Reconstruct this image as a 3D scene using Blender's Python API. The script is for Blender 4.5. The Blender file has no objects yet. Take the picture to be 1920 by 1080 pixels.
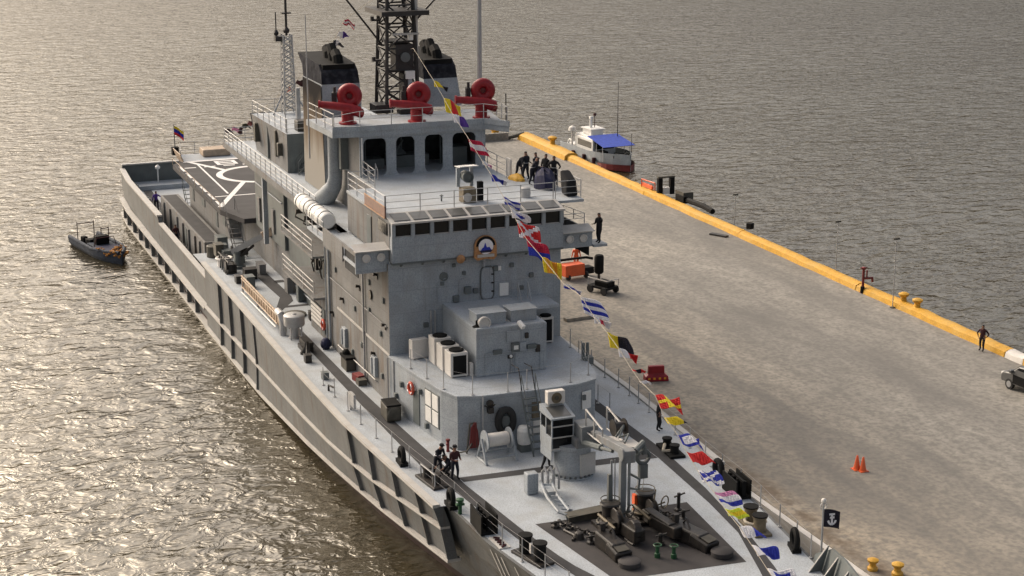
import bpy, bmesh, math, random
from mathutils import Vector, Matrix
R = math.radians
random.seed(7)
scene = bpy.context.scene
COL = scene.collection

# ------------------------------------------------------------------ camera
F_PX, PITCH, YAW = 3200.0, 15.293, 21.548
CAM = Vector((100.0, -32.6, 37.0))
az = R(180 - YAW)
h = Vector((math.cos(az), math.sin(az), 0))
right = Vector((math.sin(az), -math.cos(az), 0))
fwd = h * math.cos(R(PITCH)) + Vector((0, 0, -math.sin(R(PITCH))))
upv = right.cross(fwd)
cam_data = bpy.data.cameras.new("camera")
cam_data.sensor_width = 36.0
cam_data.lens = F_PX / 1920.0 * 36.0
cam_data.clip_end = 6000
cam = bpy.data.objects.new("camera", cam_data)
COL.objects.link(cam)
cam.matrix_world = Matrix(((right.x, upv.x, -fwd.x, CAM.x), (right.y, upv.y, -fwd.y, CAM.y),
                           (right.z, upv.z, -fwd.z, CAM.z), (0, 0, 0, 1)))
scene.camera = cam

# ------------------------------------------------------------------ world, sun, exposure
SUN_EL, SUN_AZ = 34.0, 210.0          # azimuth counter-clockwise from +X (bow)
world = bpy.data.worlds.new("World")
scene.world = world
world.use_nodes = True
nt = world.node_tree
sky = nt.nodes.new("ShaderNodeTexSky")
sky.sky_type = 'NISHITA'
sky.sun_disc = False
sky.sun_elevation = R(SUN_EL)
sky.sun_rotation = R(90 - SUN_AZ)
sky.air_density = 0.8
sky.dust_density = 7.0
sky.ozone_density = 1.0
bg = nt.nodes["Background"]
hsv = nt.nodes.new("ShaderNodeHueSaturation")
hsv.inputs["Saturation"].default_value = 0.6
nt.links.new(sky.outputs[0], hsv.inputs["Color"])
tint = nt.nodes.new("ShaderNodeMix"); tint.data_type = 'RGBA'; tint.blend_type = 'MULTIPLY'
tint.inputs[0].default_value = 1.0
tint.inputs[7].default_value = (1.07, 1.0, 0.90, 1)
nt.links.new(hsv.outputs[0], tint.inputs[6])
nt.links.new(tint.outputs[2], bg.inputs[0])
bg.inputs[1].default_value = 0.10
sun_d = bpy.data.lights.new("sun", 'SUN')
sun_d.energy = 0.5
sun_d.angle = R(55)
sun_d.color = (1.0, 0.89, 0.75)
sun = bpy.data.objects.new("sun", sun_d)
COL.objects.link(sun)
sdir = Vector((math.cos(R(SUN_EL)) * math.cos(R(SUN_AZ)), math.cos(R(SUN_EL)) * math.sin(R(SUN_AZ)), math.sin(R(SUN_EL))))
sun.rotation_euler = (-sdir).to_track_quat('-Z', 'Y').to_euler()
sun.location = (0, 0, 80)
scene.view_settings.view_transform = 'Standard'
scene.view_settings.look = 'None'
scene.view_settings.exposure = 1.1
scene.view_settings.gamma = 1.0

# ------------------------------------------------------------------ materials
def mat(name, col, rough=0.55, metal=0.0, var=0.12, scale=1.2, grain=0.10, streak=0.0, scol=(0.12, 0.06, 0.03),
        bump=0.0, spec=0.5, seam=0.0, patch=0.0, pcol=(0.3, 0.3, 0.3), pscale=0.15):
    m = bpy.data.materials.new(name)
    m.use_nodes = True
    n, l = m.node_tree.nodes, m.node_tree.links
    b = n["Principled BSDF"]
    b.inputs["Roughness"].default_value = rough
    b.inputs["Metallic"].default_value = metal
    b.inputs["Specular IOR Level"].default_value = spec
    tc = n.new("ShaderNodeTexCoord")
    def noise(s, detail=4.0, mapping=None):
        t = n.new("ShaderNodeTexNoise")
        t.inputs["Scale"].default_value = s
        t.inputs["Detail"].default_value = detail
        if mapping:
            mp = n.new("ShaderNodeMapping")
            mp.inputs["Scale"].default_value = mapping
            l.new(tc.outputs["Object"], mp.inputs[0]); l.new(mp.outputs[0], t.inputs[0])
        else:
            l.new(tc.outputs["Object"], t.inputs[0])
        return t.outputs[0]
    def mixc(fac, a, bcol):
        x = n.new("ShaderNodeMix"); x.data_type = 'RGBA'
        l.new(fac, x.inputs[0])
        for s, v in ((6, a), (7, bcol)):
            if isinstance(v, tuple): x.inputs[s].default_value = (*v, 1)
            else: l.new(v, x.inputs[s])
        return x.outputs[2]
    def ramp(src, lo, hi, mx=1.0):
        r_ = n.new("ShaderNodeMapRange")
        r_.inputs[1].default_value = lo; r_.inputs[2].default_value = hi
        r_.inputs[4].default_value = mx
        l.new(src, r_.inputs[0])
        return r_.outputs[0]
    lo = tuple(c * (1 - var) for c in col); hi = tuple(min(1, c * (1 + var)) for c in col)
    c = mixc(ramp(noise(scale), 0.3, 0.7), lo, hi)
    if grain:
        c = mixc(ramp(noise(14.0, 2.0), 0.42, 0.72, grain * 2), c, tuple(x * 0.45 for x in col))
    if patch:
        c = mixc(ramp(noise(pscale, 6.0), 0.48, 0.66, patch), c, pcol)
    if streak:
        c = mixc(ramp(noise(1.0, 5.0, (2.2, 2.2, 0.22)), 0.54, 0.74, streak), c, scol)
    mort = None
    if seam:                                   # welded plate seams
        sx = n.new("ShaderNodeSeparateXYZ"); l.new(tc.outputs["Object"], sx.inputs[0])
        ad = n.new("ShaderNodeMath"); l.new(sx.outputs[0], ad.inputs[0]); l.new(sx.outputs[1], ad.inputs[1])
        cb = n.new("ShaderNodeCombineXYZ"); l.new(ad.outputs[0], cb.inputs[0]); l.new(sx.outputs[2], cb.inputs[1])
        bk = n.new("ShaderNodeTexBrick"); l.new(cb.outputs[0], bk.inputs[0])
        bk.inputs["Scale"].default_value = 1.0; bk.inputs["Mortar Size"].default_value = 0.022; bk.inputs["Mortar Smooth"].default_value = 0.6
        bk.inputs["Brick Width"].default_value = 2.6; bk.inputs["Row Height"].default_value = 1.3
        mort = bk.outputs["Fac"]
        c = mixc(ramp(mort, 0.0, 1.0, seam), c, tuple(x * 0.55 for x in col))
    l.new(c, b.inputs["Base Color"])
    if bump:
        bp = n.new("ShaderNodeBump")
        bp.inputs["Strength"].default_value = bump
        bp.inputs["Distance"].default_value = 0.05
        l.new(noise(5.0, 6.0), bp.inputs["Height"])
        bq = n.new("ShaderNodeBump"); bq.inputs["Strength"].default_value = min(1, bump * 3); bq.inputs["Distance"].default_value = 0.12
        l.new(noise(0.9, 2.0), bq.inputs["Height"]); l.new(bp.outputs[0], bq.inputs["Normal"])
        l.new(bq.outputs[0], b.inputs["Normal"])
    return m

M = {}
M['grey'] = mat('ship grey paint', (0.325, 0.355, 0.383), 0.55, var=0.13, scale=0.9, grain=0.25, spec=0.3, seam=0.45, patch=0.35, pcol=(0.27, 0.275, 0.27), pscale=0.8, streak=0.28, scol=(0.22, 0.20, 0.17), bump=0.12)  # lightened to make up for the weak light on forward faces
M['side'] = mat('weathered grey paint with side light', (0.205, 0.204, 0.202), 0.65, var=0.16, scale=0.5, grain=0.25, streak=0.8, scol=(0.14, 0.105, 0.075), bump=0.15, spec=0.2, seam=0.5, patch=0.3, pcol=(0.21, 0.20, 0.185), pscale=0.7)  # ship grey with the side walls' light put into its tone; streaks are rust
M['hull'] = mat('hull grey paint', (0.138, 0.144, 0.146), 0.6, var=0.16, scale=0.35, grain=0.2, streak=0.8, scol=(0.10, 0.075, 0.055), bump=0.15, spec=0.25, seam=0.5, patch=0.35, pcol=(0.16, 0.16, 0.155), pscale=0.6)
M['cap'] = mat('pale rail paint', (0.45, 0.435, 0.41), 0.55, var=0.1, streak=0.25, scol=(0.35, 0.27, 0.2))
M['deck'] = mat('light deck paint', (0.405, 0.44, 0.475), 0.65, var=0.10, scale=0.8, grain=0.3, patch=0.45, pcol=(0.31, 0.31, 0.30), pscale=0.7)
M['nonskid'] = mat('dark non skid paint', (0.033, 0.033, 0.036), 0.85, var=0.22, scale=1.5, patch=0.35, pcol=(0.055, 0.053, 0.053), pscale=0.6)
M['pad'] = mat('worn machinery deck paint', (0.034, 0.031, 0.032), 0.85, var=0.25, scale=0.9, patch=0.5, pcol=(0.062, 0.056, 0.054), pscale=0.5)
M['heli'] = mat('helicopter deck paint', (0.04, 0.038, 0.04), 0.85, var=0.2, scale=0.8, patch=0.3, pcol=(0.075, 0.07, 0.07), pscale=0.4)
M['mark'] = mat('white marking paint', (0.78, 0.76, 0.74), 0.7, var=0.08, patch=0.25, pcol=(0.5, 0.48, 0.46), pscale=1.5)
M['boot'] = mat('oxide red boot topping', (0.035, 0.016, 0.014), 0.7, var=0.3)
M['black'] = mat('black paint', (0.010, 0.010, 0.010), 0.7, spec=0.12, var=0.3)
M['soot'] = mat('sooty black funnel', (0.022, 0.023, 0.029), 0.9, var=0.4, scale=2.5, patch=0.5, pcol=(0.065, 0.065, 0.072), pscale=2.6, spec=0.08)
M['rubber'] = mat('black rubber', (0.02, 0.02, 0.02), 0.8, var=0.3)
M['mastblack'] = mat('dark mast paint', (0.022, 0.019, 0.018), 0.6, var=0.4)
M['red'] = mat('fire red paint', (0.27, 0.011, 0.017), 0.4, spec=0.4, var=0.2, scale=3)
M['darkred'] = mat('faded dark red paint', (0.16, 0.02, 0.02), 0.5, var=0.3)
M['orange'] = mat('safety orange', (0.75, 0.12, 0.03), 0.5, var=0.15)
M['buoy'] = mat('life buoy orange', (0.55, 0.08, 0.04), 0.6, var=0.15)
M['white'] = mat('white enamel', (0.74, 0.73, 0.70), 0.45, var=0.06)
M['offwhite'] = mat('weathered white plastic', (0.62, 0.59, 0.55), 0.55, var=0.1)
M['crane'] = mat('dull crane grey', (0.20, 0.21, 0.215), 0.6, var=0.15, streak=0.4, spec=0.3)
M['steel'] = mat('galvanised steel', (0.40, 0.40, 0.40), 0.45, metal=0.3, var=0.15)
M['darksteel'] = mat('greasy dark machinery', (0.013, 0.011, 0.010), 0.45, var=0.6, scale=4, patch=0.45, pcol=(0.05, 0.038, 0.027), pscale=3.0)
M['chain'] = mat('dark chain', (0.03, 0.025, 0.022), 0.55, var=0.4, scale=6)
M['ochre'] = mat('ochre bollard paint', (0.15, 0.12, 0.075), 0.6, var=0.3, scale=4)
M['glass'] = mat('dark window glass', (0.008, 0.009, 0.010), 0.12, var=0.3, spec=0.25, grain=0)
M['interior'] = mat('unlit interior', (0.02, 0.022, 0.024), 0.8, var=0.6, scale=2.5)
M['skylight'] = mat('tinted roof window', (0.09, 0.09, 0.085), 0.2, var=0.2, spec=0.7, grain=0)
M['brown'] = mat('varnished brown board', (0.13, 0.05, 0.03), 0.45, var=0.3, scale=4)
M['gold'] = mat('tarnished brass', (0.42, 0.22, 0.10), 0.4, metal=0.4, var=0.25, scale=6)
M['blue'] = mat('deep blue cloth', (0.02, 0.028, 0.25), 0.8, var=0.15)
M['awning'] = mat('royal blue canvas', (0.03, 0.07, 0.42), 0.7, var=0.2, scale=3)
M['navy'] = mat('navy uniform cloth', (0.010, 0.011, 0.020), 0.9, var=0.3)
M['darkcloth'] = mat('black cloth', (0.008, 0.008, 0.010), 0.9, var=0.3)
M['maroon'] = mat('dark maroon cloth', (0.05, 0.012, 0.015), 0.9, var=0.3)
M['olive'] = mat('olive cloth', (0.05, 0.05, 0.03), 0.9, var=0.3)
M['skin'] = mat('brown skin', (0.25, 0.13, 0.085), 0.6, var=0.1)
M['hair'] = mat('black hair', (0.008, 0.007, 0.006), 0.7, var=0.2)
M['fyellow'] = mat('yellow bunting', (0.80, 0.60, 0.02), 0.8, var=0.08)
M['flime'] = mat('yellow green bunting', (0.62, 0.70, 0.04), 0.8, var=0.08)
M['fred'] = mat('red bunting', (0.62, 0.02, 0.02), 0.8, var=0.08)
M['fcrimson'] = mat('crimson bunting', (0.50, 0.01, 0.05), 0.8, var=0.08)
M['fblue'] = mat('blue bunting', (0.02, 0.035, 0.38), 0.8, var=0.1)
M['fpurple'] = mat('violet bunting', (0.10, 0.04, 0.30), 0.8, var=0.1)
M['fwhite'] = mat('white bunting', (0.80, 0.78, 0.80), 0.8, var=0.05)
M['fpink'] = mat('pink bunting', (0.65, 0.25, 0.45), 0.8, var=0.1)
M['fblack'] = mat('black bunting', (0.012, 0.010, 0.022), 0.8, var=0.1)
M['forange'] = mat('amber bunting', (0.80, 0.33, 0.02), 0.8, var=0.1)
M['pyellow'] = mat('worn yellow paint', (0.62, 0.33, 0.025), 0.6, var=0.15, scale=2, grain=0.3, patch=0.4, pcol=(0.50, 0.34, 0.10), pscale=0.9)
M['tan'] = mat('tan aluminium gangway', (0.42, 0.32, 0.23), 0.6, var=0.2, scale=3)
M['green'] = mat('green valve paint', (0.012, 0.07, 0.025), 0.5, var=0.2)
M['drum'] = mat('dull olive drum', (0.07, 0.064, 0.05), 0.6, var=0.25, scale=3)
M['timber'] = mat('bare timber', (0.33, 0.22, 0.12), 0.8, var=0.2)
M['vanp'] = mat('silver vehicle paint', (0.15, 0.15, 0.148), 0.3, metal=0.4, var=0.06)
M['tarp'] = mat('blue tarpaulin', (0.007, 0.009, 0.045), 0.7, var=0.3, scale=3)
M['bluegrey'] = mat('blue grey boat paint', (0.04, 0.05, 0.07), 0.7, spec=0.15, var=0.25, scale=2)
M['net'] = mat('orange brown netting', (0.34, 0.15, 0.03), 0.9, var=0.5, scale=7)
M['rope'] = mat('pale mooring rope', (0.45, 0.40, 0.32), 0.9, var=0.2, scale=6)
M['shade'] = mat('dark green grey paint and shade', (0.11, 0.125, 0.125), 0.6, var=0.15, streak=0.2)  # dark paint of fittings; on shaded walls the shade is put into this colour

def water_material():
    m = bpy.data.materials.new('harbour water'); m.use_nodes = True
    n, l = m.node_tree.nodes, m.node_tree.links
    b = n["Principled BSDF"]
    b.inputs["Base Color"].default_value = (0.040, 0.033, 0.019, 1)
    b.inputs["Roughness"].default_value = 0.06
    b.inputs["IOR"].default_value = 2.7
    b.inputs["Specular Tint"].default_value = (1.0, 0.93, 0.80, 1)
    tc = n.new("ShaderNodeTexCoord")
    def layer(rot, sc, scale, detail, dist=0.0, rough=0.5):
        mp = n.new("ShaderNodeMapping")
        mp.inputs["Rotation"].default_value = (0, 0, R(rot)); mp.inputs["Scale"].default_value = sc
        t = n.new("ShaderNodeTexNoise")
        t.inputs["Scale"].default_value = scale; t.inputs["Detail"].default_value = detail
        t.inputs["Roughness"].default_value = rough
        t.inputs["Distortion"].default_value = dist
        l.new(tc.outputs["Object"], mp.inputs[0]); l.new(mp.outputs[0], t.inputs[0])
        return t.outputs[0]
    def math_(op, a, bb):
        x = n.new("ShaderNodeMath"); x.operation = op
        for i, v in enumerate((a, bb)):
            if isinstance(v, (int, float)): x.inputs[i].default_value = v
            else: l.new(v, x.inputs[i])
        return x.outputs[0]
    def ridge(v): return math_('SUBTRACT', 1.0, math_('ABSOLUTE', math_('MULTIPLY', math_('SUBTRACT', v, 0.5), 2.4), 0))
    a = ridge(layer(26, (1.0, 0.6, 1), 0.17, 2.0, 0.7, 0.45))
    b2 = layer(16, (1.0, 0.65, 1), 0.58, 2.0, 0.8)
    c = ridge(layer(8, (1.0, 0.7, 1), 1.0, 3.0, 0.9, 0.5))
    g = layer(0, (1.0, 0.6, 1), 0.035, 3.0, 0.3)
    e = layer(-14, (1.0, 0.6, 1), 3.2, 2.0, 0.4, 0.45)
    s = math_('ADD', math_('MULTIPLY', a, 0.20), math_('MULTIPLY', b2, 0.55))
    s = math_('ADD', s, math_('MULTIPLY', c, math_('MULTIPLY', g, 0.30)))
    s = math_('ADD', s, math_('MULTIPLY', e, 0.05))
    bp = n.new("ShaderNodeBump")
    bp.inputs["Strength"].default_value = 1.0
    bp.inputs["Distance"].default_value = 0.55
    l.new(s, bp.inputs["Height"]); l.new(bp.outputs[0], b.inputs["Normal"])
    return m
M['water'] = water_material()

def stack_material():
    m = bpy.data.materials.new('soot stained funnel casing'); m.use_nodes = True
    n, l = m.node_tree.nodes, m.node_tree.links
    b = n["Principled BSDF"]; b.inputs["Roughness"].default_value = 0.9; b.inputs["Specular IOR Level"].default_value = 0.05
    tc = n.new("ShaderNodeTexCoord"); sp_ = n.new("ShaderNodeSeparateXYZ"); l.new(tc.outputs["Object"], sp_.inputs[0])
    mp = n.new("ShaderNodeMapping"); mp.inputs["Scale"].default_value = (1.5, 1.5, .3); l.new(tc.outputs["Object"], mp.inputs[0])
    t = n.new("ShaderNodeTexNoise"); t.inputs["Scale"].default_value = 1.0; t.inputs["Detail"].default_value = 6; l.new(mp.outputs[0], t.inputs[0])
    a = n.new("ShaderNodeMath"); a.operation = 'MULTIPLY_ADD'; a.inputs[1].default_value = 3.0; l.new(t.outputs[0], a.inputs[0]); l.new(sp_.outputs[2], a.inputs[2])
    r_ = n.new("ShaderNodeValToRGB"); mr = n.new("ShaderNodeMapRange"); mr.inputs[1].default_value = 14.5; mr.inputs[2].default_value = 21.6
    l.new(a.outputs[0], mr.inputs[0]); l.new(mr.outputs[0], r_.inputs[0])
    e = r_.color_ramp.elements; e[0].position = .36; e[0].color = (.30, .28, .25, 1); e[1].position = .95; e[1].color = (.02, .018, .018, 1)
    q = e.new(.58); q.color = (.17, .135, .10, 1)
    l.new(r_.outputs[0], b.inputs["Base Color"])
    return m
M['stack'] = stack_material()

def concrete_material():
    m = bpy.data.materials.new('stained pier concrete'); m.use_nodes = True
    n, l = m.node_tree.nodes, m.node_tree.links
    b = n["Principled BSDF"]; b.inputs["Roughness"].default_value = 0.85
    tc = n.new("ShaderNodeTexCoord")
    def noise(scale, sc=(1, 1, 1), detail=6.0, dist=0.0):
        mp = n.new("ShaderNodeMapping"); mp.inputs["Scale"].default_value = sc
        t = n.new("ShaderNodeTexNoise"); t.inputs["Scale"].default_value = scale
        t.inputs["Detail"].default_value = detail; t.inputs["Distortion"].default_value = dist
        l.new(tc.outputs["Object"], mp.inputs[0]); l.new(mp.outputs[0], t.inputs[0])
        return t.outputs[0]
    def rng(src, lo, hi, mx=1.0):
        r_ = n.new("ShaderNodeMapRange"); r_.inputs[1].default_value = lo; r_.inputs[2].default_value = hi
        r_.inputs[4].default_value = mx; l.new(src, r_.inputs[0]); return r_.outputs[0]
    def mix(f, a, c):
        x = n.new("ShaderNodeMix"); x.data_type = 'RGBA'; l.new(f, x.inputs[0])
        for s, v in ((6, a), (7, c)):
            if isinstance(v, tuple): x.inputs[s].default_value = (*v, 1)
            else: l.new(v, x.inputs[s])
        return x.outputs[2]
    sep = n.new("ShaderNodeSeparateXYZ"); l.new(tc.outputs["Object"], sep.inputs[0])
    edge = rng(sep.outputs[1], 24.0, 9.0)          # warmer, sandier concrete towards the berth
    c = mix(edge, (0.325, 0.305, 0.27), (0.385, 0.325, 0.245))
    c = mix(rng(noise(0.13, (0.40, 1.5, 1), 12.0, 0.5), 0.40, 0.72, 0.8), c, (0.12, 0.115, 0.107))
    c = mix(rng(noise(0.09, (0.4, 1.2, 1), 5.0, 0.3), 0.50, 0.68, 0.5), c, (0.40, 0.365, 0.305))
    c = mix(rng(noise(0.9, (0.6, 1.3, 1), 10.0), 0.38, 0.72, 0.6), c, (0.16, 0.15, 0.136))
    c = mix(rng(noise(3.6, (1, 1, 1), 4.0), 0.38, 0.66, 0.65), c, (0.125, 0.12, 0.11))
    # brown dirt washed along the berth edge, tyre tracks along the pier
    w1 = n.new("ShaderNodeMath"); w1.operation = 'MULTIPLY_ADD'; w1.inputs[1].default_value = 1.6
    l.new(noise(0.35, (0.4, 1, 1), 5.0), w1.inputs[0]); l.new(sep.outputs[1], w1.inputs[2])
    b1 = rng(w1.outputs[0], 12.2, 11.2); b2 = rng(w1.outputs[0], 10.2, 10.9)
    w2 = n.new("ShaderNodeMath"); w2.operation = 'MULTIPLY'; l.new(b1, w2.inputs[0]); l.new(b2, w2.inputs[1])
    w3 = n.new("ShaderNodeMath"); w3.operation = 'MULTIPLY'; l.new(w2.outputs[0], w3.inputs[0]); l.new(rng(noise(0.9), 0.35, 0.6, 0.8), w3.inputs[1])
    c = mix(w3.outputs[0], c, (0.12, 0.085, 0.055))
    c = mix(rng(noise(0.09, (0.12, 3.2, 1), 4.0, 0.8), 0.56, 0.70, 0.55), c, (0.12, 0.115, 0.11))
    c = mix(rng(noise(0.07, (1, 1, 1), 4.0, 1.2), 0.70, 0.78, 0.45), c, (0.17, 0.12, 0.085))
    l.new(c, b.inputs["Base Color"])
    bp = n.new("ShaderNodeBump"); bp.inputs["Strength"].default_value = 0.25; bp.inputs["Distance"].default_value = 0.03
    l.new(noise(3.0), bp.inputs["Height"]); l.new(bp.outputs[0], b.inputs["Normal"])
    return m
M['concrete'] = concrete_material()

# ------------------------------------------------------------------ mesh helpers
class MB:
    def __init__(s): s.v, s.f, s.mi, s.mats, s.cur = [], [], [], [], 0
    def use(s, key):
        if key not in s.mats: s.mats.append(key)
        s.cur = s.mats.index(key); return s
    def add(s, vs, fs):
        o = len(s.v); s.v += [tuple(p) for p in vs]
        for f in fs: s.f.append(tuple(i + o for i in f)); s.mi.append(s.cur)
        return s
    def box(s, x0, x1, y0, y1, z0, z1):
        vs = [(x, y, z) for z in (z0, z1) for x, y in ((x0, y0), (x1, y0), (x1, y1), (x0, y1))]
        return s.add(vs, [(3, 2, 1, 0), (4, 5, 6, 7), (0, 1, 5, 4), (1, 2, 6, 5), (2, 3, 7, 6), (3, 0, 4, 7)])
    def rbox(s, c, size, yaw=0.0, pitch=0.0, roll=0.0):
        m = Matrix.Rotation(yaw, 3, 'Z') @ Matrix.Rotation(pitch, 3, 'Y') @ Matrix.Rotation(roll, 3, 'X')
        a, b_, d = (q / 2 for q in size); c = Vector(c)
        vs = [c + m @ Vector((x * a, y * b_, z * d)) for z in (-1, 1) for x, y in ((-1, -1), (1, -1), (1, 1), (-1, 1))]
        return s.add(vs, [(3, 2, 1, 0), (4, 5, 6, 7), (0, 1, 5, 4), (1, 2, 6, 5), (2, 3, 7, 6), (3, 0, 4, 7)])
    def prism(s, poly, z0, z1):
        k = len(poly); vs = [(x, y, z0) for x, y in poly] + [(x, y, z1) for x, y in poly]
        return s.add(vs, [tuple(range(k - 1, -1, -1)), tuple(range(k, 2 * k))] + [(i, (i + 1) % k, (i + 1) % k + k, i + k) for i in range(k)])
    def loft(s, rings, close=True, caps=True):
        k = len(rings[0]); vs = [p for r_ in rings for p in r_]; fs = []
        for a in range(len(rings) - 1):
            for i in range(k if close else k - 1):
                j = (i + 1) % k; fs.append((a * k + i, a * k + j, (a + 1) * k + j, (a + 1) * k + i))
        if caps and close: fs += [tuple(range(k - 1, -1, -1)), tuple((len(rings) - 1) * k + i for i in range(k))]
        return s.add(vs, fs)
    def tube(s, pts, r, n=6, closed=False):
        pts = [Vector(p) for p in pts]; rs = r if isinstance(r, (list, tuple)) else [r] * len(pts)
        rings, up = [], None
        for i, p in enumerate(pts):
            if closed: t = pts[(i + 1) % len(pts)] - pts[i - 1]
            else: t = pts[min(i + 1, len(pts) - 1)] - pts[max(i - 1, 0)]
            if t.length < 1e-6: t = Vector((0, 0, 1))
            t.normalize()
            if up is None: up = t.orthogonal().normalized()
            up = up - t * up.dot(t)
            if up.length < 1e-5: up = t.orthogonal()
            up.normalize(); w = t.cross(up)
            rings.append([p + (up * math.cos(2 * math.pi * q / n) + w * math.sin(2 * math.pi * q / n)) * rs[i] for q in range(n)])
        if closed: rings.append(rings[0])
        return s.loft(rings, True, not closed)
    def cyl(s, p0, p1, r0, r1=None, n=12): return s.tube([p0, p1], [r0, r0 if r1 is None else r1], n)
    def lathe(s, c, prof, n=16, axis='z'):
        c = Vector(c); rings = []
        for r_, z in prof:
            ring = []
            for q in range(n):
                a = 2 * math.pi * q / n; u, w = r_ * math.cos(a), r_ * math.sin(a)
                ring.append(c + Vector({'z': (u, w, z), 'x': (z, u, w), 'y': (w, z, u)}[axis]))
            rings.append(ring)
        return s.loft(rings)
    def ball(s, c, r, n=10, sx=1, sy=1, sz=1):
        prof = [(math.sin(math.pi * i / 6) * 1.0, -math.cos(math.pi * i / 6)) for i in range(7)]
        c = Vector(c); rings = [[c + Vector((r * sx * max(p, .02) * math.cos(2 * math.pi * q / n), r * sy * max(p, .02) * math.sin(2 * math.pi * q / n), r * sz * z)) for q in range(n)] for p, z in prof]
        return s.loft(rings)
    def quad(s, *p): return s.add(p, [tuple(range(len(p)))])
    def torus(s, c, R_, r_, axis='x', n=20, m=8, yaw=0.0):
        c = Vector(c); pts = []
        for q in range(n):
            a = 2 * math.pi * q / n; u, w = R_ * math.cos(a), R_ * math.sin(a)
            v = Vector({'z': (u, w, 0), 'x': (0, u, w), 'y': (u, 0, w)}[axis])
            pts.append(c + Matrix.Rotation(yaw, 3, 'Z') @ v)
        return s.tube(pts, r_, m, True)
    def build(s, name, key=None, parent=None, smooth=False, bevel=0.0, loc=None):
        me = bpy.data.meshes.new(name); me.from_pydata(s.v, [], s.f)
        keys = s.mats or [key]
        for k in keys: me.materials.append(M[k])
        if s.mats:
            me.polygons.foreach_set('material_index', s.mi)
        bm = bmesh.new(); bm.from_mesh(me)
        bmesh.ops.recalc_face_normals(bm, faces=bm.faces)
        bm.to_mesh(me); bm.free()
        o = bpy.data.objects.new(name, me); COL.objects.link(o)
        if parent is not None: o.parent = parent
        if loc: o.location = loc
        if smooth:
            for p in me.polygons: p.use_smooth = True
            md = o.modifiers.new('edges', 'EDGE_SPLIT'); md.split_angle = R(40)
        if bevel:
            md = o.modifiers.new('bevel', 'BEVEL'); md.width = bevel; md.segments = 2; md.limit_method = 'ANGLE'; md.angle_limit = R(50)
        return o

def tag(o, label, cat, group=None, kind=None):
    if label: o['label'] = label
    if cat: o['category'] = cat
    if group: o['group'] = group
    if kind: o['kind'] = kind
    elif label: o['kind'] = 'thing'
    return o
def thing(name, label, cat, loc=(0, 0, 0), rz=0.0, group=None):
    o = bpy.data.objects.new(name, None); COL.objects.link(o); o.empty_display_size = 0.3
    o.location = loc; o.rotation_euler = (0, 0, rz)
    return tag(o, label, cat, group)
def copy_tree(o, parent=None):
    c = o.copy(); COL.objects.link(c)
    if parent is not None: c.parent = parent
    for ch in list(o.children): copy_tree(ch, c)
    return c
def structure(o): o['kind'] = 'structure'; return o
def lerp(a, b, t): return a + (b - a) * t
def interp(tab, x):
    if x <= tab[0][0]: return tab[0][1]
    for (a, u), (b, v) in zip(tab, tab[1:]):
        if x <= b: return lerp(u, v, (x - a) / (b - a))
    return tab[-1][1]

# ------------------------------------------------------------------ setting: water, pier
structure(MB().quad((-2500, -2500, 0), (2500, -2500, 0), (2500, 2500, 0), (-2500, 2500, 0)).build('water', 'water'))
PZ = 3.5
pier = MB().box(-71.5, 140, 9.35, 37.6, -3, PZ)
structure(pier.build('pier', 'concrete', bevel=0.12))
# ------------------------------------------------------------------ the ship (one thing; bow towards +X, port side +Y)
ship = thing("naval_ship", "grey naval ship with twin black topped funnels and red water cannons, moored along the pier", "ship")
def part(mb, name, key=None, parent=None, **k): return mb.build(name, key, parent or ship, **k)

BD = [(-66, 7.95), (-60, 8.3), (5, 8.3), (15, 8.15), (21, 7.75), (27, 7.2), (32, 7.0), (37, 6.3), (40, 5.9), (44, 4.9), (48, 3.4), (51, 1.6), (52.5, 0.12)]
BW = [(-66, 7.9), (-50, 8.25), (-8, 8.2), (7, 7.8), (17, 7.0), (27, 5.4), (35, 3.0), (42, 1.0), (46, 0.3), (52.5, 0.1)]
def bdeck(x): return interp(BD, x)
def bwl(x): return interp(BW, x)
def hull_ring(x, top):
    r_ = []
    for s in (-1, 1):
        col = []
        for z in (top, top * 0.62, top * 0.3, 0.36, 0.35, -1.6):
            t = max(0.0, z / 5.0)
            b = lerp(bwl(x), bdeck(x), t ** 0.8) if z > 0 else bwl(x) * 0.96
            xs = x - max(0, x - 38) * 0.42 * (1 - max(z, 0) / 5.0)
            col.append((xs, s * b, z))
        r_ += col if s < 0 else col[::-1]
    return r_
hull = MB()
for xs, top in ((list(range(-66, -24, 6)) + [-24], 2.5), (list(range(-24, 40, 4)) + [40, 42, 44, 46, 48, 49.5, 51, 52, 52.5], 5.0)):
    rings = [hull_ring(x, top) for x in xs]
    k = len(rings[0])
    for band in range(k):
        key = 'boot' if band in (4, 5, 6) else 'hull'
        hull.use(key)
        vs, fs = [], []
        for r_ in rings: vs += [r_[band], r_[(band + 1) % k]]
        for a in range(len(rings) - 1): fs.append((2 * a, 2 * a + 1, 2 * a + 3, 2 * a + 2))
        hull.add(vs, fs)
    hull.use('hull'); hull.add(rings[0], [tuple(range(k))]); hull.add(rings[-1], [tuple(range(k))])
part(hull, 'hull')

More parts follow.
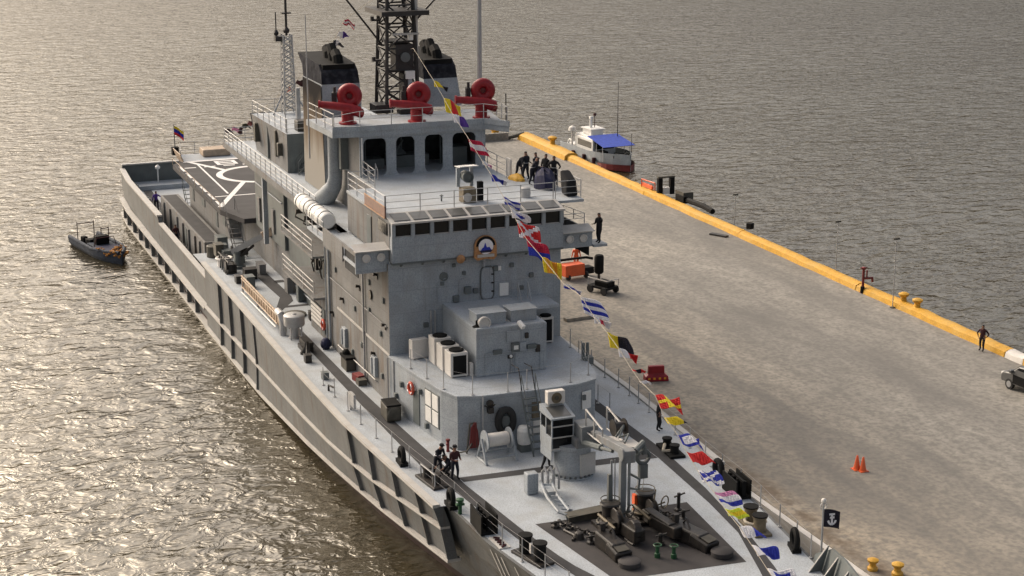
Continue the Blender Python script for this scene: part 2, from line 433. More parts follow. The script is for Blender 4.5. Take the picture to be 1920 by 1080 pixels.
# rubbing sponson: cap, middle and lower rails, recessed plating, web frames
def strip(mb, xs, yo, yi, z0, z1, side):
    rings = []
    for x in xs:
        a, b_ = side * yo(x), side * yi(x)
        rings.append([(x, a, z0(x)), (x, b_, z0(x)), (x, b_, z1(x)), (x, a, z1(x))])
    return mb.loft(rings)
XS = [-24, -18, -12, -6, 0, 5, 10, 14, 18, 21, 24, 26, 27.2]
capo = lambda x: bdeck(x) + interp([(-24, 0.45), (21, 0.6), (27.2, 0.78)], x)
mido = lambda x: interp([(-24, 8.7), (8, 8.6), (17, 8.35), (27.2, 7.6)], x)
lowo = lambda x: interp([(-24, 8.72), (-7, 8.68), (7, 8.4), (17, 7.9), (27.2, 7.25)], x)
midz = lambda x: interp([(-24, 1.65), (-4, 2.05), (8, 2.4), (17, 2.95), (27.2, 3.85)], x)
lowz = lambda x: interp([(-24, 0.1), (-7, 0.2), (7, 0.75), (17, 1.3), (27.2, 2.1)], x)
inset = lambda x: interp([(-8, 0.24), (-7, 0.14), (14, 0.14), (15, 0.24)], x)
PX = [-24, -18, -12, -8, -7, -2, 4, 10, 14, 15, 18, 21, 24, 27.2]
for sd in (-1, 1):
    part(strip(MB(), XS, capo, lambda x: capo(x) - 0.36, lambda x: 4.95, lambda x: 5.12, sd), 'sponson_cap', 'cap')
    part(strip(MB(), XS, mido, lambda x: mido(x) - 0.5, lambda x: midz(x) - 0.06, lambda x: midz(x) + 0.06, sd), 'rubbing_rail', 'cap')
    part(strip(MB(), XS, lowo, lambda x: lowo(x) - 0.7, lambda x: lowz(x) - 0.12, lambda x: lowz(x) + 0.04, sd), 'rubbing_rail', 'cap')
    pl = MB()
    for za, zb, ya, yb in ((lambda x: 4.98, lambda x: midz(x) + .061, capo, mido), (lambda x: midz(x) - .061, lambda x: lowz(x) + .041, mido, lowo)):
        rings = [[(x, sd * (ya(x) - inset(x)), za(x)), (x, sd * (yb(x) - inset(x)), zb(x)), (x, sd * (yb(x) - inset(x) - .3), zb(x)), (x, sd * (ya(x) - inset(x) - .3), za(x))] for x in PX]
        pl.loft(rings)
    part(pl, 'sponson_plating', 'hull')
    for xr in ((-18.4, -14.9, -11.2, -7.3, 14.7, 18.0, 21.4, 24.6, 27.1) if sd < 0 else (-14.9, 14.7, 27.1)):
        fr = MB(); w = 0.09
        for za, zb, ya, yb in ((lambda x: 4.97, lambda x: midz(x) + .065, capo, mido), (lambda x: midz(x) - .065, lambda x: lowz(x) + .045, mido, lowo)):
            pts = [(ya(xr) - .03, za(xr)), (yb(xr) - .03, zb(xr)), (yb(xr) - .40, zb(xr)), (ya(xr) - .40, za(xr))]
            fr.add([(xr - w, sd * y, z) for y, z in pts] + [(xr + w, sd * y, z) for y, z in pts], [(0, 1, 2, 3), (4, 5, 6, 7), (0, 1, 5, 4), (1, 2, 6, 5), (2, 3, 7, 6), (3, 0, 4, 7)])
        part(fr, 'web_frame', 'hull')

# painted hull number, only its slanted strokes show at the foot of the bow
mk = MB()
def hull_pt(x, z, side=-1, off=0.03):
    t = max(0.0, z / 5.0); b = lerp(bwl(x), bdeck(x), t ** 0.8)
    return (x - max(0, x - 38) * 0.42 * (1 - z / 5.0), side * (b + off), z)
for x0 in (32.0, 32.5, 33.0, 34.2):
    for k in range(4):
        za, zb = lerp(4.65, 2.4, k / 4), lerp(4.65, 2.4, (k + 1) / 4)
        xa, xb = x0 - 0.2 * k, x0 - 0.2 * (k + 1)
        mk.quad(hull_pt(xa, za), hull_pt(xa + .09, za), hull_pt(xb + .09, zb), hull_pt(xb, zb))
part(mk, 'hull_number', 'mark')

# decks
def outline(x0, x1, inset_, n=24):
    xs = [lerp(x0, x1, i / n) for i in range(n + 1)]
    return [(x, -(max(bdeck(x) - inset_, .05))) for x in xs] + [(x, max(bdeck(x) - inset_, .05)) for x in xs[::-1]]
part(MB().prism(outline(-23.9, 52, 0.16), 5.0, 5.012), 'foredeck', 'deck')
for sd in (-1, 1):
    part(strip(MB(), XS, lambda x: capo(x) - .36, lambda x: bdeck(x) - .16, lambda x: 4.96, lambda x: 5.006, sd), 'deck_margin', 'deck')
part(MB().prism([(-65.8, -7.8), (-24.1, -8.1), (-24.1, 8.1), (-65.8, 7.8)], 2.5, 2.512), 'working_deck', 'deck')
def sheet(name, key, polys, z):
    m_ = MB()
    for p in polys: m_.add([(x, y, z) for x, y in p], [tuple(range(len(p)))])
    return part(m_, name, key)
sheet('non_skid_walkway', 'nonskid', [[(-8.6, -6.9), (13, -6.85), (22.2, -6.75), (24.0, -6.45), (24.0, -5.5), (22, -5.62), (14.6, -5.95), (7.6, -6.15), (-8.6, -6.25)],
    [(24.0, -6.45), (24.7, -6.4), (32.15, -5.55), (34.7, -5.15), (36.7, -4.7), (41, -3.9), (41, -3.0), (37.1, -3.88), (35.9, -4.25), (34.6, -4.5), (31.7, -4.9), (24.94, -5.5), (24.0, -5.5)],
    [(12.4, 5.1), (21.3, 5.12), (25.2, 5.13), (31.6, 4.72), (35.3, 4.29), (39.3, 3.15), (42, 2.3), (43, 3.0), (39.2, 3.97), (36, 4.6), (29.8, 5.47), (24.5, 5.88), (19.2, 5.9), (12.4, 5.95)],
    [(24.001, -5.5), (24.65, -5.45), (25.2, 5.1), (24.4, 5.1)],
    [(-21.5, -4.9), (-21.5, -5.9), (-12.4, -5.6), (-9.5, -6.6), (-8.6, -6.6), (-11.2, -4.95), (-12.5, -4.75)],
    [(-17.0, -4.9), (-16.3, -4.9), (-16.3, -4.21), (-17.0, -4.21)], [(-10.2, -5.6), (-9.7, -5.9), (-9.7, -4.21), (-10.2, -4.21)]], 5.018)
sheet('machinery_pad', 'pad', [[(30.9, -4.13), (31.1, 3.76), (38.3, 3.05), (37.9, -3.2)]], 5.018)

# bow bulwark with stiffeners, seen from inside
for sd in (-1, 1):
    bx = [39.2, 40.5, 42, 44, 46, 48, 50, 51.5, 52.6]
    rings = []
    for i, x in enumerate(bx):
        hgt = min(1.25, 0.3 + 0.8 * i); b = bdeck(x) + .02
        rings.append([(x, sd * b, 4.95), (x + .06 * i * hgt, sd * (b + .30 * hgt), 5 + hgt), (x + .06 * i * hgt, sd * (b + .30 * hgt - .09), 5 + hgt), (x, sd * (b - .09), 4.95)])
    part(MB().loft(rings), 'bow_bulwark', 'shade')
    for i, x in enumerate([40.3, 41.6, 43.0, 44.6, 46.2]):
        b = bdeck(x); m_ = MB()
        m_.add([(x - .03, sd * (b - .10), 5.02), (x - .03, sd * (b - .75), 5.02), (x - .03, sd * (b + .2), 6.15), (x + .03, sd * (b - .10), 5.02), (x + .03, sd * (b - .75), 5.02), (x + .03, sd * (b + .2), 6.15)],
               [(0, 1, 2), (3, 4, 5), (0, 1, 4, 3), (1, 2, 5, 4), (2, 0, 3, 5)])
        part(m_, 'bulwark_stiffener', 'shade')
        part(MB().tube([(x, sd * (b - .76), 5.03), (x, sd * (b + .18), 6.16)], .035, 4), 'stiffener_flange', 'cap')

# aft bulwarks, transom
for sd in (-1, 1):
    m_ = MB()
    m_.loft([[(x, sd * (bdeck(x) + .03), 2.3), (x, sd * (bdeck(x) + .10), z), (x, sd * (bdeck(x) - .22), z), (x, sd * (bdeck(x) - .22), 2.3)] for x, z in ((-66, 4.35), (-60, 4.3), (-44, 4.2), (-43.6, 3.6), (-23.9, 3.75))])
    part(m_, 'aft_bulwark', 'hull')
    part(strip(MB(), [-65.9, -60, -44], lambda x: bdeck(x) + .2, lambda x: bdeck(x) - .3, lambda x: 4.28, lambda x: 4.42, sd), 'bulwark_cap', 'cap')
    part(strip(MB(), [-43.5, -30, -24.05], lambda x: bdeck(x) + .16, lambda x: bdeck(x) - .28, lambda x: 3.76, lambda x: 3.86, sd), 'bulwark_cap', 'cap')
    part(strip(MB(), [-65.8, -60, -40, -24.05], lambda x: bdeck(x) + .38, lambda x: bdeck(x) - .1, lambda x: 1.35, lambda x: 1.55, sd), 'rubbing_rail', 'cap')
    part(strip(MB(), [-65.8, -60, -40, -24.05], lambda x: bdeck(x) + .36, lambda x: bdeck(x) - .1, lambda x: -.1, lambda x: .12, sd), 'rubbing_rail', 'cap')
    for x in [-63 + 3.2 * i for i in range(12)]:
        part(MB().box(x - .07, x + .07, sd * (bdeck(x) - .02), sd * (bdeck(x) + .33), .13, 1.34), 'web_frame', 'hull')
    for x in (-64, -62, -58, -54, -50, -46, -40, -35, -30):
        part(MB().box(x - .05, x + .05, sd * (bdeck(x) - .22), sd * (bdeck(x) - .6), 2.52, 3.7), 'bulwark_stiffener', 'shade')
part(MB().box(-66.15, -65.95, -7.9, 7.9, 2.2, 4.7), 'transom_bulwark', 'shade')
part(MB().box(-66.2, -65.7, -7.95, 7.95, 4.7, 4.82), 'bulwark_cap', 'cap')
part(MB().box(-65.9, -63.6, -7.0, 7.0, 2.513, 2.95), 'stern_step', 'deck', bevel=.03)
sheet('non_skid_walkway', 'nonskid', [[(-63.5, -6.4), (-50.2, -6.9), (-50.2, -6.0), (-63.5, -5.6)]], 2.518)
for sd in (-1, 1):
    for x in (-63.5, -57, -50.6):
        b = MB()
        b.box(x - .6, x + .6, sd * 7.05 - .25, sd * 7.05 + .25, 2.513, 2.62)
        for dx in (-.35, .35): b.lathe((x + dx, sd * 7.05, 2.62), [(.16, 0), (.16, .5), (.21, .52), (.21, .6), (.05, .62)], 10)
        part(b, 'bollard', 'shade')
st = MB().cyl((-65.2, -4.6, 2.9), (-65.2, -4.6, 4.2), .07).lathe((-65.2, -4.6, 4.2), [(.05, 0), (.22, .05), (.26, .25), (.1, .42)], 12)
part(st, 'stern_vent', 'white')

# side casing and house under the helicopter deck
for sd in (-1, 1):
    cs = MB().box(-50, -31, sd * 7.05, sd * 5.45, 2.513, 4.85)
    part(cs, 'side_casing', 'side', bevel=.03)
    sheet('non_skid_walkway', 'nonskid', [[(-49.8, sd * 6.9), (-31.2, sd * 6.9), (-31.2, sd * 5.7), (-49.8, sd * 5.7)]], 4.858)
    for x in (-48, -45.2, -42, -39.5, -37, -34.5, -32.6):
        part(MB().box(x - .06, x + .06, sd * 7.05, sd * 7.2, 2.52, 4.6), 'casing_stiffener', 'side')
    part(MB().box(-39, -38.2, sd * 7.04, sd * 7.09, 2.9, 4.4), 'casing_door', 'shade')
part(MB().box(-47, -31, -5.0, 5.0, 2.513, 7.6), 'aft_deckhouse', 'side')
part(MB().box(-30.9, -24.05, -5.2, 5.2, 2.513, 5.0), 'after_platform', 'deck')
part(MB().box(-30.9, -15.2, -4.1, 4.6, 5.02, 7.6), 'aft_deckhouse', 'side')
for x0, x1, z0, z1 in ((-45.6, -44.9, 5.2, 7.0), (-41.5, -40.3, 5.6, 7.0), (-36, -35.2, 5.0, 6.9), (-33.2, -32.2, 5.7, 6.7)):
    part(MB().box(x0, x1, -5.06, -4.98, z0, z1), 'deckhouse_door', 'shade', bevel=.02)
# helicopter deck with markings
heli = part(MB().prism([(-48.6, -5.4), (-47.6, -6.25), (-28.2, -6.25), (-24.5, -5.2), (-24.5, 5.2), (-28.2, 6.25), (-47.6, 6.25), (-48.6, 5.4)], 7.62, 8.0), 'helicopter_deck', 'heli')
part(MB().prism([(-52.8, -4.6), (-48.61, -5.3), (-48.61, 5.3), (-52.8, 4.6)], 7.55, 7.85), 'aft_platform', 'deck')
def line_poly(a, b, w):
    a, b = Vector((*a, 0)), Vector((*b, 0)); d = (b - a).normalized(); nrm = Vector((-d.y, d.x, 0)) * w / 2
    return [(p.x, p.y) for p in (a - nrm, b - nrm, b + nrm, a + nrm)]
CX, CY, RO = -41.0, 0.0, 3.75
ring = []
for q in range(48):
    a0, a1 = 2 * math.pi * q / 48, 2 * math.pi * (q + 1) / 48
    ring.append([(CX + rr * math.cos(a), CY + rr * math.sin(a)) for rr, a in ((RO, a0), (RO, a1), (RO - .55, a1), (RO - .55, a0))])
mks = MB()
def marks(polys, z):
    for p in polys: mks.add([(x, y, z) for x, y in p], [tuple(range(len(p)))])
marks(ring, 8.010)
marks([line_poly((-48.4, -5.2), (-48.4, 5.2), .45), line_poly((-33.1, -5.6), (-33.1, 5.6), .22)], 8.006)
marks([line_poly((-48.2, -4.7), (-43.3, -2.4), .42), line_poly((-48.2, 4.7), (-43.3, 2.4), .42), line_poly((-29.2, -6.0), (-38.4, -2.0), .42), line_poly((-29.2, 6.0), (-38.4, 2.0), .42)], 8.014)
for i in range(7): marks([line_poly((-45.6, -5.6 + i * 1.7), (-45.6, -4.6 + i * 1.7), .3)], 8.006)
for sd in (-1, 1):
    for i in range(6): marks([line_poly((-46.5 + i * 3, sd * 5.85), (-44.2 + i * 3, sd * 5.85), .22)], 8.006)
    marks([line_poly((-47.5, sd * 4.2), (-34, sd * 4.35), .16)], 8.007)
mks.build('landing_marking', 'mark', heli)
# the landing deck number 85, painted across the after end
dg = MB()
def seg7(cx, cy, on, w=1.5, hh=1.45, t=.34):
    pos = {'a': ((-1, 1), (1, 1)), 'd': ((-1, -1), (1, -1)), 'g': ((-1, 0), (1, 0)), 'f': ((-1, 0), (-1, 1)), 'e': ((-1, -1), (-1, 0)), 'b': ((1, 0), (1, 1)), 'c': ((1, -1), (1, 0))}
    for i, s in enumerate(on):
        (ax, ay), (bx, by) = pos[s]
        P = lambda u, v: (cx - v * hh / 2, cy + u * w / 2)
        a, b = Vector((*P(ax, ay), 0)), Vector((*P(bx, by), 0)); d = (b - a).normalized() * t * .5
        q = line_poly((a - d)[:2], (b + d)[:2], t)
        dg.add([(x, y, 8.009 + .0008 * i) for x, y in q], [(0, 1, 2, 3)])
seg7(-46.9, -1.7, 'abcdefg'); seg7(-46.9, .7, 'afgcd')
dg.build('deck_number', 'mark', heli)

# stairs
def stairs(name, a, b, w, key='side', parent=None, steps=8, rails=True):
    """a = foot, b = head, the treads run along the horizontal normal to a-b"""
    a, b = Vector(a), Vector(b); d = b - a; nrm = Vector((-d.y, d.x, 0)).normalized() * w / 2
    m_ = MB()
    for sg in (-1, 1):
        m_.tube([a + nrm * sg, b + nrm * sg], .05, 4)
        if rails:
            m_.tube([a + nrm * sg + Vector((0, 0, .85)), b + nrm * sg + Vector((0, 0, .95)), b + nrm * sg], .025, 5)
            m_.tube([a + nrm * sg, a + nrm * sg + Vector((0, 0, .85))], .025, 5)
    yaw = math.atan2(d.y, d.x)
    for i in range(1, steps):
        p = a + d * (i / steps); m_.rbox(p, (.22, w, .04), yaw)
    return part(m_, name, key, parent)
stairs('stairway', (-24.6, -5.5, 5.0), (-28.0, -5.6, 8.0), .9, 'side', steps=10)
stairs('stairway', (-31.2, -7.9, 2.52), (-33.6, -7.9, 4.85), .7, 'side', steps=7) if False else None
stairs('stairway', (-47.6, -4.5, 2.52), (-50.6, -4.5, 5.4), .9, 'shade', steps=9)

# railings
def railing(pts, height=1.05, step=1.5, wires=3, r=.022, pr=.03, name='railing', key='steel', parent=None, skip=()):
    m_ = MB(); pts = [Vector(p) for p in pts]
    for a, b in zip(pts, pts[1:]):
        L = (b - a).length; n_ = max(1, round(L / step))
        for i in range(n_ + 1):
            if i == 0 and a is not pts[0]: continue
            p = a + (b - a) * (i / n_); m_.cyl(p, p + Vector((0, 0, height)), pr, n=5)
    for k in range(wires):
        z = Vector((0, 0, height * (k + 1) / wires)); m_.tube([p + z for p in pts], r if k == wires - 1 else r * .8, 5)
    return part(m_, name, key, parent)
def stanchions(pts, height=1.1, r=.03, wires=0, key='steel'):
    m_ = MB()
    for p in pts:
        p = Vector(p); m_.cyl(p, p + Vector((0, 0, height)), r, n=5); m_.cyl(p, p + Vector((0, 0, .05)), .09, n=8)
    for k in range(wires): m_.tube([Vector(p) + Vector((0, 0, height * (k + 1) / wires)) for p in pts], .006, 4)
    return part(m_, 'deck_railing', key)
railing([(-28.2, -6.25, 8.0), (-47.6, -6.25, 8.0), (-48.5, -5.5, 8.0)], .55, 3.0, 1, key='tan')
railing([(-48.7, -5.3, 7.85), (-52.7, -4.6, 7.85), (-52.7, 4.6, 7.85), (-48.7, 5.3, 7.85)], 1.15, 1.3, 3)
for sd in (-1, 1):
    part(MB().rbox((-50.2, sd * 5.2, 8.2), (3.4, .06, 1.0), 0, 0, sd * -.35), 'safety_net', 'tan')
part(MB().rbox((-53.2, 1.8, 8.1), (.06, 3.2, .9), 0, .3), 'safety_net', 'tan')
part(MB().box(-52.6, -50.8, -2.9, -.4, 7.86, 8.5), 'canvas_covered_locker', 'tan', bevel=.1)
part(MB().box(-50.9, -49.2, 1.0, 4.4, 7.86, 8.35), 'raft_locker', 'shade', bevel=.15)
stanchions([(x, -bdeck(x) + .35, 5.01) for x in (7.3, 9.6, 12.2, 14.6, 17.0, 19.3, 21.7, 24.6, 27.2, 30, 32.8, 34.6, 36.6, 38.6)], 1.15, .03, 3)
stanchions([(x, bdeck(x) - .1, 5.01) for x in (8, 10, 12, 14, 15.6, 17, 18.6, 20.3, 22.4, 24.5, 26.6, 28.6, 30.7, 33, 35.4, 37.4, 39)], 1.15, .03, 3)
stanchions([(x, 5.75, 5.01) for x in (13, 14.6, 16.2, 17.8)], 1.15, .03, 2)
# ------------------------------------------------------------------ superstructure
tower = MB()
tower.use('grey').quad((12.3, -5.35, 5.0), (12.3, 5.05, 5.0), (12.3, 5.05, 13.3), (12.3, -5.35, 13.3))
tower.use('side')
tower.quad((-1.0, -5.35, 5.0), (12.3, -5.35, 5.0), (12.3, -5.35, 13.3), (-1.0, -5.35, 13.3))
tower.quad((12.3, 5.05, 5.0), (-1.0, 5.05, 5.0), (-1.0, 5.05, 13.3), (12.3, 5.05, 13.3))
tower.quad((-1.0, 5.05, 5.0), (-1.0, -5.35, 5.0), (-1.0, -5.35, 13.3), (-1.0, 5.05, 13.3))
tower.use('deck').quad((-1.0, -5.35, 13.29), (12.3, -5.35, 13.29), (12.3, 5.05, 13.29), (-1.0, 5.05, 13.29))
tower_o = part(tower, 'main_deckhouse')
part(MB().box(-15, -1.0, -4.2, 5.05, 5.0, 13.05), 'aft_house_block', 'shade')
part(MB().box(-5.0, -1.0, -5.33, -4.2, 5.0, 7.78), 'side_locker', 'side')
lv = MB().use('interior').box(-4.6, -2.0, -5.37, -5.30, 5.5, 7.0).use('cap')
for i in range(5): lv.rbox((-3.3, -5.42, 5.72 + i * .27), (2.5, .03, .15), 0, 0, -.4)
part(lv, 'louvre')
part(MB().box(-2.0, -1.4, -5.40, -5.33, 5.4, 7.0), 'locker_door', 'shade')
# balconies on the starboard side
for z in (7.8, 10.5):
    part(MB().box(-9.2, -1.1, -6.15, -4.2, z, z + .14), 'balcony_deck', 'side')
    railing([(-9.1, -6.1, z + .14), (-1.2, -6.1, z + .14)], 1.05, 2.6, 3, r=.035, key='cap')
    for i in range(3):
        x = -7.4 + i * 2; part(MB().torus((x, -4.5, z + 1.2), .32, .06, 'y'), 'hose_coil', 'darksteel'); part(MB().box(x + .6, x + .9, -4.5, -4.22, z + .5, z + 1.5), 'wall_fitting', 'darksteel'); part(MB().tube([(x, -4.4, z + .2), (x + .2, -4.6, z + .9), (x + .5, -4.4, z + 1.6)], .05, 5), 'pipe', 'darksteel')
    part(MB().box(-8.7, -7.9, -4.26, -4.2, z + .2, z + 2.0), 'side_door', 'shade', bevel=.02)
# boat deck (level with the bridge floor), carried aft on pillars
part(MB().prism([(-28, -5.75), (4, -5.75), (4, 5.6), (-28, 5.6)], 13.06, 13.3), 'boat_deck', 'deck')
part(MB().box(-28.05, 4, -5.83, -5.74, 12.95, 13.36), 'deck_edge', 'side')
for x in (-16.2,):
    for sd in (-1, 1): part(MB().box(x - .16, x + .16, sd * 5.5 - .16, sd * 5.5 + .16, 8.0, 13.06), 'pillar', 'grey')
part(MB().box(-24, -15.2, -4.4, 4.4, 7.6, 13.06), 'aft_house_block', 'shade')
railing([(-1.5, -5.7, 13.3), (-28, -5.7, 13.3), (-28, 5.5, 13.3), (-15, 5.5, 13.3)], 1.1, 1.5, 4, r=.028)
# lower forward house
LH = [(12.3, -5.4), (15, -5.15), (19.0, -4.65), (20.3, -4.2), (20.7, -3.1), (20.85, 0), (20.75, 2.4), (20.3, 3.7), (19.0, 4.2), (17.5, 4.5), (14.4, 4.8), (12.3, 5.0)]
lh = part(MB().prism(LH, 5.0, 7.95), 'forward_deckhouse', 'grey')
part(MB().prism([(x * 1.003 - .04, y * 1.012) for x, y in LH], 7.952, 8.02), 'house_top_deck', 'deck')
stanchions([(15, -5.0, 8.02), (17, -4.75, 8.02), (19, -4.5, 8.02), (20.45, -3.4, 8.02), (20.65, -1.5, 8.02), (20.6, -.4, 8.02), (20.4, 2.2, 8.02), (19.6, 3.6, 8.02), (17, 4.35, 8.02), (14.6, 4.7, 8.02)], 1.1, .028, 3)
# fittings on the house front
def on_wall(name, key, P, T, w, hh, d=.06, parent=None, bev=.015, n_up=Vector((0, 0, 1))):
    """flat fitting centred at P on a wall whose horizontal tangent is T"""
    P, T = Vector(P), Vector((T[0], T[1], 0)).normalized(); nrm = Vector((T.y, -T.x, 0))
    m_ = MB(); vs = []
    for dd in (-.02, d):
        for a, b_ in ((-1, -1), (1, -1), (1, 1), (-1, 1)): vs.append(P + T * (a * w / 2) + n_up * (b_ * hh / 2) + nrm * dd)
    m_.add(vs, [(0, 1, 2, 3), (4, 5, 6, 7), (0, 1, 5, 4), (1, 2, 6, 5), (2, 3, 7, 6), (3, 0, 4, 7)])
    return part(m_, name, key, parent, bevel=bev)
def wall_at(t, a, b): return lerp(a[0], b[0], t), lerp(a[1], b[1], t)
T1 = (4.0, .5)
fr = on_wall('window_shutter', 'shade', (17.95, -4.79, 6.65), T1, 1.75, 1.9, .03)
for dx in (-.42, .42):
    for dz in (-.46, .46):
        on_wall('shutter_panel', 'white', (17.95 + dx * .992, -4.79 + dx * .124, 6.65 + dz), T1, .70, .82, .06, fr)
on_wall('door', 'shade', (16.0, -5.03, 6.1), T1, .8, 1.9, .04)
on_wall('notice_board', 'white', (18.6, 4.31, 7.0), (-1.5, .4), .8, 1.1, .05)
on_wall('notice_board', 'white', (20.6, 3.05, 7.0), (-.45, 1.3), .62, 1.0, .05)
on_wall('door_panel', 'ochre', (20.85, .05, 6.9), (-.05, 1), .55, .9, .04); on_wall('door_panel', 'offwhite', (20.85, .1, 5.95), (-.05, 1), .5, .8, .04)
pt = MB().lathe((20.83, -2.6, 7.6), [(.08, -.02), (.2, .02), (.2, .1), (.05, .12)], 12, 'x').tube([(20.85, -2.9, 7.5), (21.0, -2.6, 7.35), (20.85, -2.3, 7.5)], .04, 5).box(20.8, 21.1, -2.75, -2.45, 7.1, 7.4)
part(pt, 'wall_lamp', 'darksteel')
for (x, y, z) in ((14.2, -5.27, 6.9), (16.6, -5.0, 7.2), (13.4, -5.33, 6.0), (20.84, -1.9, 7.1), (20.7, 2.9, 7.2), (17.4, -4.9, 5.5)):
    part(MB().box(x - .12, x + .12, y - .14, y + .05, z - .15, z + .15), 'junction_box', 'shade', bevel=.02)
for pts in ([(12.33, -5.5, 5.05), (12.33, -5.5, 7.95)], [(13.0, -5.36, 5.05), (13.0, -5.36, 7.9)], [(20.9, -3.0, 8.1), (20.9, -3.0, 5.1)]):
    part(MB().tube(pts, .045, 6), 'pipe', 'steel')
# starboard side fittings of the tower
part(MB().box(1.7, 12.3, -5.40, -5.33, 7.95, 8.08), 'deck_line_rail', 'cap')
hr = MB().tube([(2.0, -5.5, 5.7), (9.9, -5.5, 5.85)], .035, 6)
for i in range(5): hr.tube([(2.2 + i * 1.9, -5.34, 5.7), (2.2 + i * 1.9, -5.5, 5.74)], .03, 5)
part(hr, 'hand_rail', 'cap')
for x, z0, z1, r_ in ((.2, 5.1, 12.9, .09), (7.6, 5.1, 13.2, .07), (-.6, 5.1, 12.9, .05)):
    part(MB().tube([(x, -5.46, z0), (x, -5.46, z1)], r_, 7), 'pipe', 'steel' if x > 1 else 'grey')
for x, z in ((3.4, 6.6), (9.6, 6.6)):
    part(MB().box(x - .35, x + .35, -5.55, -5.33, z - .6, z + .6).box(x - .3, x - .1, -5.62, -5.55, z - .5, z + .5), 'fire_locker', 'grey', bevel=.03)
for x, z in ((1.5, 10.4), (4.2, 11.3), (8.6, 9.7), (10.8, 8.9), (5.6, 9.0), (11.4, 11.0), (8.7, 11.4), (4.9, 6.1), (10.9, 6.4), (6.9, 7.1)):
    part(MB().box(x - .13, x + .13, -5.47, -5.33, z - .16, z + .16), 'junction_box', 'shade', bevel=.02)
part(MB().lathe((8.9, -5.36, 10.7), [(.28, -.1), (.28, .02), (.2, .03), (.02, .03)], 14, 'y'), 'porthole', 'darksteel')
# wall above the front house: door, lights, boxes
dr = MB()
pts = []
for q in range(24):
    a = 2 * math.pi * q / 24; pts.append((math.copysign(abs(math.cos(a)) ** .45, math.cos(a)) * .37, math.copysign(abs(math.sin(a)) ** .45, math.sin(a)) * .92))
dr.loft([[(12.30, .5 + u, 11.68 + v) for u, v in pts], [(12.37, .5 + u, 11.68 + v) for u, v in pts]])
door = part(dr, 'weathertight_door', 'grey', bevel=.02)
m_ = MB().tube([(12.34, .5 + u * 1.12, 11.68 + v * 1.06) for u, v in pts], .03, 5, True)
m_.build('door_gasket', 'shade', door)
m_ = MB()
for dz in (-.5, 0, .5): m_.box(12.37, 12.42, .74, .9, 11.65 + dz, 11.72 + dz)
m_.build('handle', 'darksteel', door)
part(MB().box(12.28, 12.42, 1.25, 1.78, 10.85, 11.58), 'white_cabinet', 'white', bevel=.02)
part(MB().lathe((12.3, -2.1, 12.3), [(.26, -.05), (.26, .06), (.16, .07), (.16, .03), (.01, .03)], 14, 'x').use('shade'), 'porthole')
for y, z, a in ((-1.4, 10.95, .18), (-.7, 11.4, .2), (-.2, 11.3, .14), (-2.2, 11.9, .1), (1.0, 12.5, .14), (2.0, 12.6, .12), (-3.2, 9.6, .14), (3.2, 11.9, .13), (-1.5, 12.9, .1), (2.6, 11.2, .12), (-.9, 12.4, .1), (4.2, 10.2, .14)):
    part(MB().box(12.25, 12.3 + a, y - a, y + a, z - a, z + a), 'junction_box', 'shade', bevel=.02)
part(MB().box(12.28, 12.36, 1.1, 1.35, 12.35, 12.6), 'notice_plate', 'white')
m_ = MB().box(12.25, 12.8, -2.1, -1.1, 10.3, 10.42)
for y in (-2.0, -1.2): m_.tube([(12.3, y, 9.9), (12.75, y, 10.3)], .03, 5)
part(m_, 'wall_shelf', 'grey')
for y in (-2.9, -2.65): part(MB().tube([(12.36, y, 8.1), (12.36, y, 10.4)], .05, 6), 'pipe', 'steel')
for y in (-2.5, .1, -1.2): part(MB().tube([(12.34, y, 10.75), (12.34, y, 12.0), (12.34, y + .5, 12.2)], .02, 5), 'pipe', 'grey')
# middle house (air conditioning compartment)
part(MB().box(12.3, 17.8, -2.2, 1.9, 8.02, 10.7), 'middle_house', 'grey', bevel=.04)
part(MB().box(12.25, 17.75, -2.15, 1.85, 10.7, 10.73), 'house_top_deck', 'deck')
part(MB().box(12.3, 14.6, 1.9, 4.0, 10.5, 10.66), 'house_top_deck', 'deck')
for y0, y1 in ((-1.95, -.25), (.05, 1.55)):
    part(MB().box(16.0, 17.2, y0, y1, 10.73, 11.35).box(15.95, 17.25, y0 - .05, y1 + .05, 11.35, 11.4), 'roof_locker', 'grey', bevel=.03)
part(MB().lathe((17.45, -1.6, 10.95), [(.02, -.35), (.3, -.3), (.36, .1), (.30, .12), (.28, .02), (.02, .0)], 16, 'x').cyl((17.2, -1.6, 10.7), (17.2, -1.6, 10.85), .06), 'search_lamp', 'offwhite')
part(MB().rbox((17.9, .35, 10.75), (.5, .22, .22), .3, .5), 'camera_housing', 'white', bevel=.02)
part(MB().lathe((17.3, -2.0, 10.73), [(.25, 0), (.05, .12), (.05, .35), (.01, .36)], 10), 'whistle', 'black')
for y, z, w, hh, key in ((-.1, 10.15, .75, .6, 'grey'), (.05, 9.5, .5, .5, 'shade'), (.45, 9.5, .4, .5, 'grey'), (-1.0, 9.35, .5, .25, 'shade'), (1.0, 9.45, .55, .25, 'shade'), (-.25, 9.0, .3, .18, 'darksteel'), (1.35, 9.3, .25, .4, 'darksteel'), (.7, 10.1, .2, .3, 'darksteel')):
    part(MB().box(17.78, 17.92, y - w / 2, y + w / 2, z - hh / 2, z + hh / 2), 'electric_box', key, bevel=.02)
part(MB().box(17.9, 17.95, -.08, .18, 9.4, 9.62), 'box_label', 'white')
part(MB().ball((17.95, -.25, 9.05), .09), 'wall_light', 'white')
